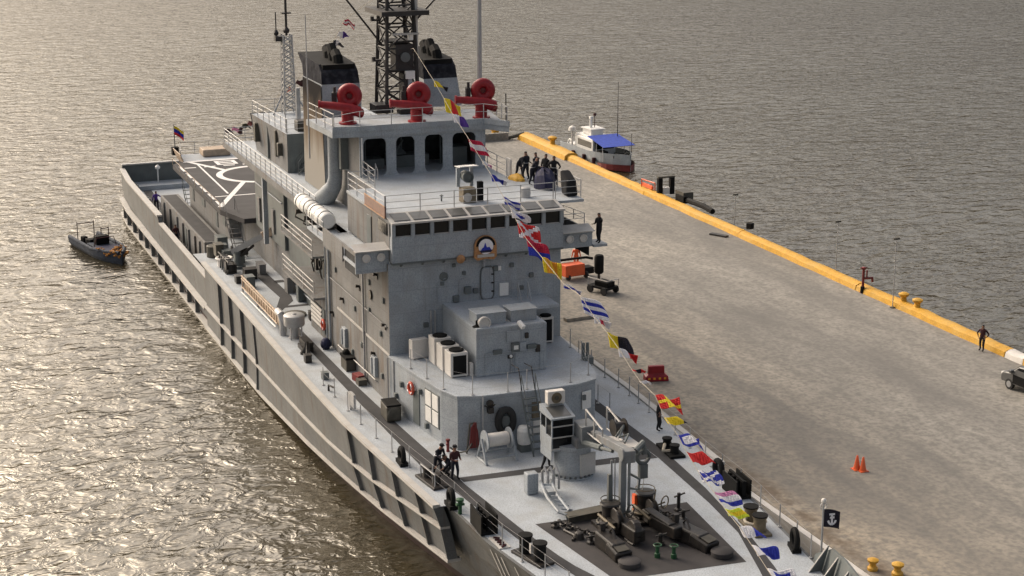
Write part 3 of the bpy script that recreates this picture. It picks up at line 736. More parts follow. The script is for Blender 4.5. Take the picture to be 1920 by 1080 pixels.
for pts in ([(17.86, -1.7, 9.3), (17.86, -1.7, 8.1)], [(17.86, -.2, 8.9), (17.86, -.2, 8.1)], [(17.86, .05, 9.2), (17.86, .05, 8.1)], [(17.86, 1.5, 9.2), (17.86, 1.5, 8.1)], [(17.86, -1.7, 9.3), (17.86, 1.5, 9.3)]):
    part(MB().tube(pts, .03, 5), 'pipe', 'grey')
stairs('ladder', (14.4, 2.5, 8.02), (12.8, 2.5, 10.7), .6, 'steel', steps=8)
stairs('ladder', (22.7, -.45, 5.02), (20.9, -.45, 8.02), .8, 'shade', steps=9)
part(MB().tube([(20.7, -.72, 8.0), (20.2, -.72, 9.1), (19.2, -.72, 9.0)], .03, 5).tube([(20.7, .02, 8.0), (20.2, .02, 9.1), (19.2, .02, 9.0)], .03, 5), 'hand_rail', 'darksteel')
m_ = MB()
for y in (4.45, 4.7): m_.cyl((17.0, y, 5.1), (17.0, y, 9.0), .09, n=7)
m_.box(16.8, 17.3, 4.4, 4.95, 7.8, 8.2)
part(m_, 'cable_trunk', 'shade')

# ------------------------------------------------------------------ bridge
br = MB()
br.use('grey').box(4.0, 12.62, -5.2, 5.05, 13.42, 14.86)
br.use('side').box(4.0, 12.2, -5.22, -5.18, 13.42, 15.65)
br.use('grey').box(4.0, 12.62, -5.2, 5.05, 15.58, 15.70)
bridge = part(br, 'bridge')
part(MB().box(4.0, 12.2, -5.0, 4.85, 14.86, 15.58), 'bridge_interior', 'interior', bridge)
for i in range(9):
    y0 = -5.05 + i * 1.1175
    MB().box(12.44, 12.50, y0 + .06, y0 + 1.02, 14.86, 15.58).build('window', 'glass', bridge)
    MB().box(12.50, 12.56, y0 + .12, y0 + 1.0, 14.86, 14.91).build('window_sill', 'cap', bridge)
for i in range(10):
    y0 = -5.2 + i * 1.1175 if i else -5.2
    MB().box(12.40, 12.66, y0 - .0, y0 + (.21 if i else .2), 14.86, 15.58).build('window_post', 'grey', bridge)
m_ = MB().box(12.1, 12.4, 4.85, 5.05, 14.86, 15.58); m_.build('window_post', 'grey', bridge)
for y, sd in ((-5.26, -1), (5.08, 1)):
    MB().box(10.3, 11.9, y - .02, y + .03, 14.86, 15.55).build('side_window', 'glass', bridge)
MB().box(8.1, 8.9, -5.28, -5.2, 13.45, 15.3).build('bridge_door', 'shade', bridge, bevel=.02)
for i in range(8):
    y = -4.6 + i * 1.25; MB().add([(12.3, y - .06, 13.42), (12.62, y - .06, 13.42), (12.3, y - .06, 13.1), (12.3, y + .06, 13.42), (12.62, y + .06, 13.42), (12.3, y + .06, 13.1)], [(0, 1, 2), (3, 4, 5), (0, 1, 4, 3), (1, 2, 5, 4)]).build('bracket', 'shade', bridge)
MB().box(12.28, 12.66, -5.22, 5.07, 13.32, 13.42).build('brow', 'shade', bridge)
# sloping roof windows
A, B_ = (12.72, 15.70), (11.35, 16.0)
def slope_plate(y0, y1, t0, t1, off, key, name):
    pts = []
    for t in (t0, t1):
        x, z = lerp(A[0], B_[0], t), lerp(A[1], B_[1], t); pts.append((x, z))
    nx, nz = .213, .977
    vs = [(x + nx * o, y, z + nz * o) for o in (off - .04, off) for (x, z), y in ((pts[0], y0), (pts[0], y1), (pts[1], y1), (pts[1], y0))]
    MB().add(vs, [(0, 1, 2, 3), (4, 5, 6, 7), (0, 1, 5, 4), (1, 2, 6, 5), (2, 3, 7, 6), (3, 0, 4, 7)]).build(name, key, bridge)
slope_plate(-5.25, 5.1, 0, 1, 0, 'cap', 'roof_slope')
for i in range(9): slope_plate(-5.0 + i * 1.1175, -5.0 + i * 1.1175 + .93, .17, .85, .05, 'skylight', 'roof_window')
m_ = MB().box(12.66, 12.80, -5.25, 5.1, 15.62, 15.72); m_.build('roof_gutter', 'cap', bridge)
part(MB().prism([(-5, -3.4), (3.9, -3.4), (3.9, -5.25), (11.35, -5.25), (11.35, 5.1), (-5, 5.1)], 15.72, 15.85), 'bridge_roof', 'deck')
part(MB().box(4.0, 11.35, 5.1, 6.9, 15.70, 15.85), 'bridge_roof', 'deck')
part(MB().box(-5.0, 4.0, -3.35, 5.05, 13.31, 15.72), 'bridge_aft_house', 'side')
railing([(11.25, -5.1, 15.85), (11.25, 5.0, 15.85)], 1.1, 1.9, 3, r=.022)
railing([(11.1, 5.2, 15.85), (11.1, 6.8, 15.85), (4.2, 6.8, 15.85)], 1.1, 1.8, 3, r=.022)
railing([(11.25, -5.15, 15.85), (4.0, -5.15, 15.85), (4.0, -3.5, 15.85), (1.0, -3.35, 15.85)], 1.1, 1.9, 3, r=.022)
railing([(3.9, 5.0, 15.85), (-4.5, 5.0, 15.85)], 1.1, 1.7, 3, r=.022)
nb = MB().rbox((9.85, -5.3, 16.15), (3.9, .07, .62)); nbo = part(nb, 'name_board', 'brown', bevel=.02)
m_ = MB()
for z in (15.82, 16.48): m_.box(7.9, 11.8, -5.36, -5.33, z - .02, z + .02)
m_.build('board_border', 'gold', nbo)
# wings
for sd in (-1, 1):
    w = MB()
    Y = lambda y: y if sd < 0 else -y
    def wb(x0, x1, y0, y1, z0, z1):
        w.box(x0, x1, min(Y(y0), Y(y1)), max(Y(y0), Y(y1)), z0, z1)
    w.use('deck'); wb(1.5, 12.0, -7.1, -5.25, 13.15, 13.3)
    w.use('grey'); wb(11.95, 12.05, -7.15, -5.2, 12.85 if sd < 0 else 13.2, 14.1)
    w.use('side'); wb(5.3, 9.4, -7.15, -7.05, 12.95, 14.05)
    wb(9.4, 12.0, -7.15, -7.05, 13.85, 14.05)
    w.use('interior'); wb(9.4, 11.95, -7.0, -6.95, 12.6, 13.85)
    w.use('cap'); wb(11.85, 12.3, -7.2, -5.2, 14.1, 14.16); 
    w.add([(12.3, Y(-7.2), 14.12), (12.3, Y(-5.2), 14.12), (11.3, Y(-5.2), 14.38), (11.3, Y(-7.2), 14.38)], [(0, 1, 2, 3)])
    wo = part(w, 'bridge_wing')
    for y in (-6.55, -5.7):
        l = MB().lathe((12.05, Y(y), 13.72), [(.05, 0), (.22, .02), (.24, .12), (.19, .14), (.17, .06), (.02, .05)], 16, 'x'); l.build('search_lamp', 'offwhite', wo)
    if sd > 0: wb2 = MB().box(11.0, 12.3, 7.15, 8.0, 13.15, 13.3); wb2.build('wing_step', 'grey', wo)
railing([(5.3, -7.1, 13.3), (1.5, -7.1, 13.3)], 1.05, 1.2, 3)
railing([(11.2, 5.4, 14.38), (11.2, 7.0, 14.38), (5.0, 7.0, 14.0)], .6, 1.6, 2)
# crest on the bridge front
cr = MB(); prof = []
for q in range(17):
    a = math.pi * q / 16; prof.append((-math.cos(a) * .66, .18 + math.sin(a) * .62))
prof += [(.68, -.45), (.5, -.62), (.0, -.55), (-.5, -.62), (-.68, -.45)]
CRY, CRZ = .24, 13.78
cr.loft([[(12.66, CRY + u, CRZ + v) for u, v in prof], [(12.80, CRY + u, CRZ + v) for u, v in prof]])
crest = part(cr, 'crest', 'gold')
m_ = MB().loft([[(12.79, CRY + u * .86, CRZ + .04 + v * .9) for u, v in prof[:17]], [(12.83, CRY + u * .86, CRZ + .04 + v * .9) for u, v in prof[:17]]]); m_.build('crest_ring', 'black', crest)
m_ = MB().lathe((12.82, CRY, CRZ + .17), [(.44, 0), (.44, .04), (.01, .04)], 24, 'x'); m_.build('crest_disc', 'fwhite', crest)
m_ = MB().add([(12.875, CRY + u, CRZ + .17 + v) for u, v in ((-.32, -.2), (.32, -.2), (.2, -.02), (.05, -.04), (-.05, .25), (-.14, -.02), (-.24, -.08))], [tuple(range(7))]); m_.build('crest_ship', 'fblue', crest)
m_ = MB().add([(12.87, CRY + u, CRZ + .17 + v) for u, v in ((-.4, -.2), (.4, -.2), (.3, -.34), (-.3, -.34))], [(0, 1, 2, 3)]); m_.build('crest_sea', 'tarp', crest)
m_ = MB().box(12.8, 12.86, CRY - .5, CRY + .5, CRZ - .44, CRZ - .28); m_.build('crest_scroll', 'cap', crest)
part(MB().lathe((12.66, -1.25, 13.35), [(.02, .0), (.2, .02), (.26, .14), (.12, .2), (.02, .22)], 12, 'x'), 'bell_lamp', 'gold')
part(MB().cyl((12.5, .25, 13.2), (12.5, .25, 12.7), .1, .06), 'horn', 'grey')
# signal searchlight pedestal on the bridge roof
sl = MB().box(9.2, 10.0, -.05, .75, 15.85, 16.7)
sp = part(sl, 'signal_lamp_stand', 'ochre', bevel=.04)
MB().lathe((9.6, .3, 17.35), [(.3, -.35), (.34, .3), (.28, .34), (.26, .2), (.02, .2)], 14, 'x').build('lamp_drum', 'shade', sp)
for ya, yb in ((-.2, 0), (.62, .82)): MB().box(9.15, 9.3, ya, yb, 16.7, 17.8).build('yoke', 'grey', sp)
MB().rbox((9.6, .3, 17.95), (.9, 1.15, .05), 0, -.12).build('sun_shield', 'white', sp)
MB().lathe((9.95, .2, 16.2), [(.26, 0), (.26, .08), (.02, .08)], 14, 'x').build('dial', 'cap', sp)
part(MB().box(9.5, 9.8, .95, 1.25, 15.85, 17.0), 'signal_post', 'black')
part(MB().lathe((9.64, 3.92, 15.85), [(.3, 0), (.3, .55), (.22, .6), (.02, .6)], 12), 'roof_vent', 'steel', smooth=True)
part(MB().lathe((8.9, -1.0, 15.85), [(.05, 0), (.05, .3), (.14, .32), (.02, .4)], 8), 'roof_vent', 'shade')
# upper house with four tall openings
uh = MB().use('grey')
XF = .6
ops = [(-3.15, -1.68), (-1.05, .17), (.82, 2.02), (2.65, 4.2)]
pil = [(-3.4, -3.15), (-1.68, -1.05), (.17, .82), (2.02, 2.65), (4.2, 4.85)]
for y0, y1 in pil: uh.box(XF - .15, XF, y0, y1, 15.85, 18.35)
uh.box(XF - .15, XF - .002, -3.15, 4.2, 18.2, 18.35)
for y0, y1 in ops:
    for yc, sgn in ((y0, 1), (y1, -1)):
        for zc, sz in ((18.2, -1), (15.85, 1)):
            uh.add([(xx, yc + sgn * u, zc + sz * v) for xx in (XF - .15, XF - .003) for u, v in ((0, 0), (.28, 0), (.1, .09), (0, .3))], [(0, 1, 2, 3), (4, 5, 6, 7), (1, 2, 6, 5), (2, 3, 7, 6)])
uh.use('side').box(-5.0, XF - .15, -3.4, -3.25, 15.85, 18.35).box(-5, XF - .15, 4.7, 4.85, 15.85, 18.35)
uh.use('interior').box(-3.4, -3.3, -3.25, 4.7, 15.86, 18.3)
uho = part(uh, 'upper_house')
m_ = MB()
for y in (-2.4, .0, .9, 2.6, 3.4): m_.cyl((-1.6, y, 15.86), (-1.6, y, 18.3), .05, n=6)
m_.box(-2.6, -1.4, -2.6, -1.2, 15.86, 16.5).box(-2.8, -1.5, -.8, 1.8, 15.86, 16.6).box(-2.2, -1.0, 2.8, 4.2, 15.86, 17.0)
m_.tube([(-1.0, -.6, 16.9), (-1.6, .1, 17.6)], .06, 6).rbox((-1.3, -.4, 17.0), (.8, .9, .06), .4, .5)
m_.build('signal_equipment', 'shade', uho)
part(MB().tube([(.72, -3.28, 18.3), (.72, -3.28, 16.0)], .05, 6), 'pipe', 'white')
for y in (-3.0, -2.5): part(MB().tube([(.9, y, 15.85), (.9, y, 16.7), (1.7, y - .1, 16.4), (1.7, y - .1, 15.85)], .03, 5), 'hand_rail', 'cap')
# vent trunk with elbow beside the funnel
vt = MB().tube([(-3.0, -3.95, 18.3), (-3.1, -3.95, 15.2), (-3.3, -4.0, 14.6), (-3.9, -4.2, 14.0), (-4.8, -4.35, 13.32)], [.45, .45, .5, .6, .72], 14)
part(vt, 'vent_trunk', 'grey', smooth=True)
part(MB().box(-2.3, -1.9, -3.9, -3.42, 15.9, 18.3), 'vent_housing', 'shade')
# water cannon platform
part(MB().prism([(-4.8, -5.3), (.45, -5.05), (.7, -3.4), (.75, 4.7), (2.4, 5.75), (-4.5, 6.9), (-4.8, 5.0)], 18.36, 18.72), 'cannon_platform', 'grey')
part(MB().prism([(-4.7, -5.2), (.4, -4.95), (.6, -3.35), (.7, 4.7), (2.3, 5.65), (-4.4, 6.8), (-4.7, 5.0)], 18.721, 18.74), 'platform_deck', 'deck')
m_ = MB()
for a, b_ in (((.45, -5.05), (.7, -3.4)), ((.7, -3.4), (.75, 4.7)), ((.75, 4.7), (2.4, 5.75))):
    d = Vector((b_[0] - a[0], b_[1] - a[1], 0)); nrm = Vector((-d.y, d.x, 0)).normalized() * .06
    m_.add([Vector((*p, z)) + o for z in (18.72, 19.05) for p, o in ((a, nrm), (b_, nrm), (b_, -nrm), (a, -nrm))], [(0, 1, 2, 3), (4, 5, 6, 7), (0, 1, 5, 4), (1, 2, 6, 5), (2, 3, 7, 6), (3, 0, 4, 7)])
part(m_, 'spray_coaming', 'grey')
railing([(.5, -4.95, 18.74), (-4.7, -5.2, 18.74)], 1.1, 1.6, 3, r=.03, key='cap')
railing([(.4, -5.0, 18.74), (.65, -3.35, 19.0), (.7, 4.7, 19.0), (2.3, 5.65, 19.0), (-4.4, 6.8, 18.74), (-4.7, 5.0, 18.74)], .95, 1.8, 2, r=.02)
# three red water cannons
def cannon(x, y, yaw):
    c = thing('water_cannon', None, None); c.parent = ship; c.location = (x, y, 18.74); c.rotation_euler = (0, 0, yaw); c.scale = (1.14, 1.14, 1.14)
    MB().lathe((0, 0, 0), [(.5, 0), (.5, .08), (.34, .1), (.34, .7), (.44, .74), (.44, .9), (.1, .95)], 16).build('pedestal', 'red', c, smooth=True)
    MB().tube([(.0, .15, .8), (.25, .75, .62), (.45, .65, .78), (.45, .2, .95), (.42, -.7, 1.05), (.40, -1.45, 1.12)], [.26, .27, .26, .25, .22, .2], 14).build('barrel', 'red', c, smooth=True)
    MB().lathe((.40, -1.45, 1.12), [(.24, -.08), (.24, .02), (.17, .02), (.16, -.04), (.02, -.04)], 14, 'y').build('nozzle', 'red', c, smooth=True)
    MB().torus((-.1, .12, 1.52), .42, .28, 'x', 24, 12).tube([(-.1, -.3, 1.3), (0, -.1, .8)], .27, 10).build('water_pipe', 'red', c, smooth=True)
    MB().lathe((-.12, .12, 1.52), [(.2, 0), (.2, .05), (.02, .05)], 14, 'x').build('hand_wheel', 'darkred', c)
    MB().box(-.35, .05, -.85, -.6, 1.1, 1.7).cyl((-.15, -.7, 1.7), (-.15, -.7, 2.0), .08).build('actuator', 'mastblack', c)
    return c
for x, y, yw in ((-2.2, -3.3, -.38), (-1.3, .95, -.2), (-1.2, 5.25, -.2)):
    cn = cannon(x, y, yw)
# funnels
def funnel(y0, y1, x0, x1):
    f_ = MB()
    W = [(x0, x1), (x0 + .1, x1 - .62), (x0 - .2, x1 - .85), (x0 - .6, x1 - 1.0)]
    zs = [13.31 if y0 < 0 else 18.74, 20.55, 21.3, 21.9]
    ins = [0, .1, .14, .16]
    rings = []
    for (a, b_), z, i_ in zip(W, zs, ins):
        rings.append([(a, y0 + i_ * .5, z), (b_, y0 + i_, z), (b_, y1 - i_, z), (a, y1 - i_ * .5, z)])
    rings[3] = [(x0 - 1.4, y0 + .1, 21.95), (x1 - 1.5, y0 + .16, 21.75), (x1 - 1.5, y1 - .16, 21.75), (x0 - 1.4, y1 - .1, 21.95)]
    for k, key in ((0, 'grey'), (1, 'soot'), (2, 'soot')):
        f_.use(key); f_.loft(rings[k:k + 2], True, False)
    f_.use('black'); f_.add(rings[3], [(0, 1, 2, 3)])
    o = part(f_, 'funnel')
    for dx, hh in ((-1.5, .45), (-2.5, .75), (-3.6, .5)):
        MB().tube([(x1 + dx - .3, (y0 + y1) / 2 + .2, 21.6), (x1 + dx - .5, (y0 + y1) / 2 + .2, 21.9 + hh * .4), (x1 + dx - 1.0, (y0 + y1) / 2 + .2, 21.9 + hh)], [.36, .36, .34], 10).build('exhaust_pipe', 'black', o)
    MB().box(x1 - 1.5, x1 - 1.05, y0 + .3, y1 - .3, 21.4, 21.75).build('funnel_cowl', 'black', o)
    return o
funnel(-3.75, -1.0, -11.4, -6.2)
part(MB().quad((-11.42, -3.78, 13.4), (-6.18, -3.78, 13.4), (-6.85, -3.72, 20.5), (-11.35, -3.74, 20.5)), 'funnel_casing_plate', 'stack')
funnel(3.2, 5.75, -11.4, -6.2)
# lattice mast
lm = MB(); MX0, MX1, MY0, MY1, ZB, ZT = -7.5, -5.2, .2, 2.4, 18.7, 27.0
def leg(x, y, z): t = (z - ZB) / (ZT - ZB); return (lerp(x, (MX0 + MX1) / 2, t * .25), lerp(y, (MY0 + MY1) / 2, t * .25), z)
cs4 = [(MX0, MY0), (MX1, MY0), (MX1, MY1), (MX0, MY1)]
for x, y in cs4: lm.tube([leg(x, y, ZB), leg(x, y, ZT)], .13 if y < 1 else .15, 6)
nz = 6
for k in range(nz):
    za, zb = lerp(ZB, ZT, k / nz), lerp(ZB, ZT, (k + 1) / nz)
    for i in range(4):
        a, b_ = cs4[i], cs4[(i + 1) % 4]
        lm.tube([leg(*a, za), leg(*b_, zb)], .055, 5); lm.tube([leg(*b_, za), leg(*a, zb)], .055, 5); lm.tube([leg(*a, zb), leg(*b_, zb)], .06, 5)
mast = part(lm, 'lattice_mast', 'mastblack')
for z in (21.3, 23.2): MB().box(-7.2, -5.5, .45, 2.2, z, z + .1).build('mast_platform', 'mastblack', mast)
MB().box(-8.3, -4.6, -.2, 3.0, 25.0, 25.3).build('mast_platform', 'mastblack', mast)
MB().tube([(-6.0, -3.0, 27.2), (-6.2, .3, 23.0)], .07, 6).tube([(-6.0, 2.2, 24.2), (-6.0, 4.6, 26.6)], .07, 6).build('mast_strut', 'mastblack', mast)
MB().box(-5.3, -4.9, .6, 2.4, 23.75, 23.85).build('yard_arm', 'cap', mast)
MB().cyl((-5.4, 2.35, 22.1), (-5.4, 2.35, 26.5), .12).build('mast_pole', 'cap', mast)
MB().lathe((-5.2, 1.9, 23.4), [(.18, 0), (.18, .35), (.1, .4), (.02, .4)], 10).build('mast_lamp', 'white', mast)
MB().box(-5.3, -5.0, 1.5, 2.1, 20.9, 21.4).build('mast_floodlight', 'white', mast)
MB().cyl((-5.15, 1.8, 20.2), (-5.15, 1.8, 20.9), .14).build('mast_horn', 'grey', mast)
MB().box(-6.4, -5.3, .9, 2.1, 21.4, 23.1).box(-6.3, -5.2, 1.4, 2.0, 19.3, 21.2).build('cable_cabinet', 'mastblack', mast)
MB().lathe((-5.15, 1.5, 22.3), [(.05, -.1), (.3, -.1), (.32, .1), (.05, .12)], 14, 'x').build('radar_drum', 'shade', mast)
for z, y in ((22.0, -.35), (24.6, -.4)): MB().box(-6.2, -5.9, y - .1, y + .5, z, z + .12).cyl((-6.05, y, z), (-6.05, y, z + .3), .12).build('mast_bracket', 'mastblack', mast)
part(MB().box(-6.4, -5.0, -.6, .6, 18.74, 19.3).box(-5.0, -4.2, .8, 2.0, 18.74, 19.05), 'deck_locker', 'darksteel', bevel=.04)
# antennas
for nm, p, hh, r0, r1, key in (('whip_antenna', (-4.0, 6.2, 18.74), 9.5, .17, .15, 'steel'), ('whip_antenna', (-3.2, -5.55, 16.5), 9, .05, .03, 'steel'), ('whip_antenna', (1.5, 5.9, 18.74), 1.9, .04, .04, 'darksteel'), ('whip_antenna', (-15.4, -4.0, 16.05), 2.2, .04, .03, 'steel'), ('vent_post', (-18.4, -2.3, 16.05), 2.6, .2, .18, 'steel')):
    part(MB().cyl(p, (p[0] - .05, p[1], p[2] + hh), r0, r1, 8), nm, key)
# house aft of the funnels and its lattice mast
ah = MB().use('side').quad((-24, -4.15, 13.31), (-14.6, -4.15, 13.31), (-14.6, -4.15, 16.05), (-24, -4.45, 16.05))
ah.use('shade').quad((-14.6, -4.15, 13.31), (-14.6, 4.15, 13.31), (-14.6, 4.15, 16.05), (-14.6, -4.15, 16.05))  # forward wall: its shade is put into the colour
ah.use('side').quad((-14.6, 4.15, 13.31), (-24, 4.15, 13.31), (-24, 4.15, 16.05), (-14.6, 4.15, 16.05)).quad((-24, 4.15, 13.31), (-24, -4.15, 13.31), (-24.4, -4.45, 16.05), (-24, 4.15, 16.05))
ah.use('deck').quad((-14.6, -4.15, 16.05), (-14.6, 4.15, 16.05), (-24, 4.15, 16.05), (-24.0, -4.45, 16.05))
part(ah, 'hangar_house')
stairs('stairway', (-14.2, -3.6, 13.32), (-14.2, -1.2, 16.05), .8, 'shade', steps=9)
for a in ((-22.9, -22.4, -4.6, -4.1, 14.2, 15.6), (-17.6, -17.2, -4.35, -4.1, 14.0, 15.9), (-16.3, -15.9, -4.5, -4.1, 14.3, 15.2)): part(MB().box(*a), 'wall_fitting', 'drum', bevel=.04)
part(MB().box(-20, -19.8, -4.3, -4.1, 13.4, 16.0), 'pipe', 'shade')
railing([(-14.7, -4.1, 16.05), (-23.8, -4.4, 16.05), (-23.8, 4, 16.05)], 1.05, 1.6, 3, r=.02)
railing([(-14.7, -4.1, 16.05), (-14.7, 2.0, 16.05)], 1.05, 1.6, 3, r=.02)
am = MB(); base = (-23.3, -1.75)
def al(i, z): t = (z - 16.05) / 7.0; w = lerp(.62, .40, t); q = math.pi / 4 + math.pi / 2 * i; return (base[0] + w * math.cos(q), base[1] + w * math.sin(q), z)
for i in range(4): am.tube([al(i, 16.05), al(i, 21.9)], .07, 5)
for k in range(12):
    za, zb = 16.3 + k * .46, 16.3 + (k + 1) * .46
    for i in range(4): am.tube([al(i, za), al((i + 1) % 4, zb)], .05, 4); am.tube([al((i + 1) % 4, za), al(i, zb)], .05, 4)
aft_mast = part(am, 'aft_lattice_mast', 'steel')
MB().tube([(-23.3, -1.75, 21.8), (-23.3, -1.75, 25.2)], .1, 6).box(-23.5, -23.1, -2.1, -1.4, 23.4, 23.5).lathe((-23.3, -1.75, 22.0), [(.2, 0), (.26, .2), (.12, .4)], 8).build('top_pole', 'mastblack', aft_mast)
MB().tube([(-23.6, -2.45, 21.6), (-23.6, -2.45, 23.5)], .05, 6).box(-23.8, -23.2, -2.6, -1.9, 21.4, 21.75).lathe((-23.6, -2.45, 21.8), [(.14, 0), (.2, .2), (.1, .4)], 8).build('signal_light', 'mastblack', aft_mast)
for sg in (-1, 1): MB().tube([(-23.3, -1.75 + sg * .5, 17.4), (-22.9, -1.75 + sg * 1.3, 16.06)], .07, 5).build('mast_brace', 'steel', aft_mast)
part(MB().box(-16.2, -15.2, -3.2, -2.4, 16.06, 16.8), 'roof_locker', 'darksteel', bevel=.05)
# ------------------------------------------------------------------ deck machinery (parts of the ship)
crane = part(MB().lathe((25.55, .1, 5.0), [(1.12, 0), (1.12, .1), (.98, .12), (.93, 1.5), (1.0, 1.55), (1.0, 1.75), (.1, 1.78)], 24), 'deck_crane', 'grey', smooth=True)
def cp(mb, name, key, **k): return mb.build(name, key, crane, **k)
m_ = MB()
for q in range(24):
    a = 2 * math.pi * q / 24; m_.box(25.55 + 1.05 * math.cos(a) - .05, 25.55 + 1.05 * math.cos(a) + .05, .1 + 1.05 * math.sin(a) - .05, .1 + 1.05 * math.sin(a) + .05, 5.1, 5.2)
cp(m_, 'flange_bolts', 'shade')
cp(MB().rbox((26.4, .55, 5.75), (.12, .95, 1.15), .25), 'access_panel', 'cap')
cab = MB().use('grey')
x0, x1, y0, y1, z0, z1 = 24.5, 26.0, -1.25, -.02, 6.5, 8.25
cab.box(x0, x1, y0, y1, z0, z0 + .12).box(x0, x1, y0, y1, z1 - .1, z1)
cab.box(x0, x0 + .08, y0, y1, z0, z1)
for a in (x0 + .7, x1 - .07):
    for b_ in (y0, y1 - .07): cab.box(a, a + .07, b_, b_ + .07, z0 + .12, z1 - .1)
cab.use('grey').box(x0, x1 - .75, y0 - .005, y0 + .04, z0 + .12, z0 + 1.0).box(x0 + .08, x1, y0 - .006, y0 + .03, z0 - .5, z0 + .75)
for z in (z0 + .12, z0 + .72, z0 + 1.3): cab.use('cap').box(x1 - .05, x1 + .02, y0, y1, z - .03, z + .03)
cp(cab, 'operator_cab', 'grey')
cp(MB().box(x0 + .1, x1 - .03, y0 + .04, y1 - .05, z0 + .13, z1 - .12), 'cab_glass', 'glass')
rf = MB().use('grey'); rf.add([(x1 + .05, y0 - .05, z1), (x1 + .05, y1 + .05, z1), (x0, y1 + .05, z1 + .35), (x0, y0 - .05, z1 + .35), (x1 + .05, y0 - .05, z1 - .06), (x1 + .05, y1 + .05, z1 - .06), (x0, y1 + .05, z1 - .02), (x0, y0 - .05, z1 - .02)], [(0, 1, 2, 3), (4, 5, 6, 7), (0, 1, 5, 4), (1, 2, 6, 5), (2, 3, 7, 6), (3, 0, 4, 7)])
rf.use('skylight').add([(x1 - .08, y0 + .12, z1 + .045), (x1 - .08, y1 - .12, z1 + .045), (x0 + .4, y1 - .12, z1 + .27), (x0 + .4, y0 + .12, z1 + .27)], [(0, 1, 2, 3)])
cp(rf, 'cab_roof', 'cap')
cp(MB().rbox((25.7, .5, 6.95), (1.8, 1.3, .5)).rbox((26.2, .5, 7.5), (1.2, .9, .8)), 'slewing_frame', 'crane', bevel=.04)
bm_ = MB()
A, B_ = Vector((25.9, .75, 7.35)), Vector((32.2, .1, 8.45)); d = B_ - A
bm_.rbox((A + B_) / 2, (d.length, .34, .38), math.atan2(d.y, d.x), -math.atan2(d.z, math.hypot(d.x, d.y)))
cp(bm_, 'boom', 'crane', bevel=.03)
cp(MB().tube([(26.0, .2, 6.9), (28.8, .2, 7.5)], .16, 8).tube([(28.8, .2, 7.5), (30.0, .25, 7.75)], .09, 8), 'hydraulic_cylinder', 'shade')
cp(MB().rbox((28.2, 1.0, 7.6), (1.7, .8, .06), -.1, -.17).rbox((29.9, 1.15, 7.95), (1.4, 1.0, .06), -.1, -.1), 'boom_platform', 'cap')
for xa, xb in ((26.6, 28.6),):
    for y in (.35, 1.5):
        fr_ = MB(); fr_.tube([(xa, y, 8.75), (xb, y, 8.35), (xb, y, 7.6), (xa, y, 7.6), (xa, y, 8.75)], .05, 5); fr_.tube([((xa + xb) / 2, y, 8.55), ((xa + xb) / 2, y, 7.6)], .04, 5); cp(fr_, 'boom_guard', 'cap')

cp(MB().lathe((28.9, .75, 8.5), [(.42, 0), (.42, .05), (.26, .06), (.26, .6), (.42, .61), (.42, .66)], 14, 'y'), 'hoist_drum', 'darksteel')
cp(MB().tube([(29.6, .6, 8.3), (29.8, .9, 8.9), (30.2, .5, 8.5), (30.6, .8, 8.75), (31.0, .4, 8.5)], .06, 6), 'hydraulic_hose', 'shade')
cp(MB().tube([(26.8, .9, 7.0), (27.4, 1.4, 7.0), (27.8, 1.2, 7.3)], .06, 6), 'hydraulic_hose', 'shade')
cp(MB().rbox((32.35, -.05, 8.4), (.5, .6, .6), -.1).lathe((32.35, -.45, 8.5), [(.32, 0), (.32, .12), (.05, .12)], 12, 'y'), 'knuckle_joint', 'crane', bevel=.05)
cp(MB().rbox((32.42, -.35, 6.65), (.26, .28, 3.2)).rbox((32.5, -.05, 6.9), (.1, .1, 2.6)).tube([(32.35, -.9, 8.3), (32.35, -.85, 6.0)], .05, 5).tube([(32.3, -.7, 8.3), (32.35, -.7, 5.7)], .03, 5), 'outer_boom', 'crane')
cp(MB().tube([(32.2, .15, 7.4), (32.5, .5, 7.2), (32.3, .55, 6.6), (32.2, .1, 6.7)], .06, 6), 'hydraulic_hose', 'shade')
cp(MB().box(32.2, 32.4, -1.05, -.85, 6.3, 7.6), 'valve_block', 'shade', bevel=.02)
cp(MB().tube([(32.2, .4, 8.5), (31.9, .9, 8.75), (31.9, 1.0, 8.2)], .16, 8).torus((31.9, .95, 8.05), .32, .1, 'x', 14, 6).box(31.75, 32.05, .75, 1.15, 7.0, 7.7), 'head_sheave', 'shade')
cp(MB().tube([(31.9, .72, 7.9), (32.0, .62, 6.1)], .02, 4).tube([(31.9, 1.1, 7.6), (32.0, .85, 6.1)], .02, 4), 'hoist_wire', 'cap')
cp(MB().rbox((32.0, .6, 6.0), (.3, .34, .5)).tube([(32.0, .6, 5.8), (32.0, .65, 5.5), (32.0, .5, 5.35), (32.0, .4, 5.5)], .07, 6), 'hook_block', 'orange')
# folded jib with hoses lying on deck
jb = part(MB().box(26.95, 27.5, -3.15, -2.55, 5.02, 6.1), 'folding_jib', 'grey', bevel=.06)
m_ = MB()
for y in (-2.25, -1.95, -1.65): MB().tube([(27.3, y, 5.2), (27.2, y, 6.05), (27.5, y, 6.35), (27.8, y + .05, 6.05), (27.9, y, 5.3)], .07, 6).build('hydraulic_hose', 'steel', jb)
m_ = MB()
for y in (-2.75, -2.2): m_.tube([(27.7, y + .2, 5.75), (29.2, y - .05, 5.5), (30.7, y - .1, 5.35)], .08, 6)
for k in range(7): m_.tube([(27.9 + .42 * k, -2.6, 5.7 - .055 * k), (28.1 + .42 * k, -2.1, 5.65 - .055 * k)], .05, 5)
m_.tube([(30.7, -2.85, 5.35), (31.0, -2.6, 5.3), (31.0, -2.5, 5.05)], .07, 6).rbox((28.4, -2.4, 5.5), (1.0, .35, .3), -.1)
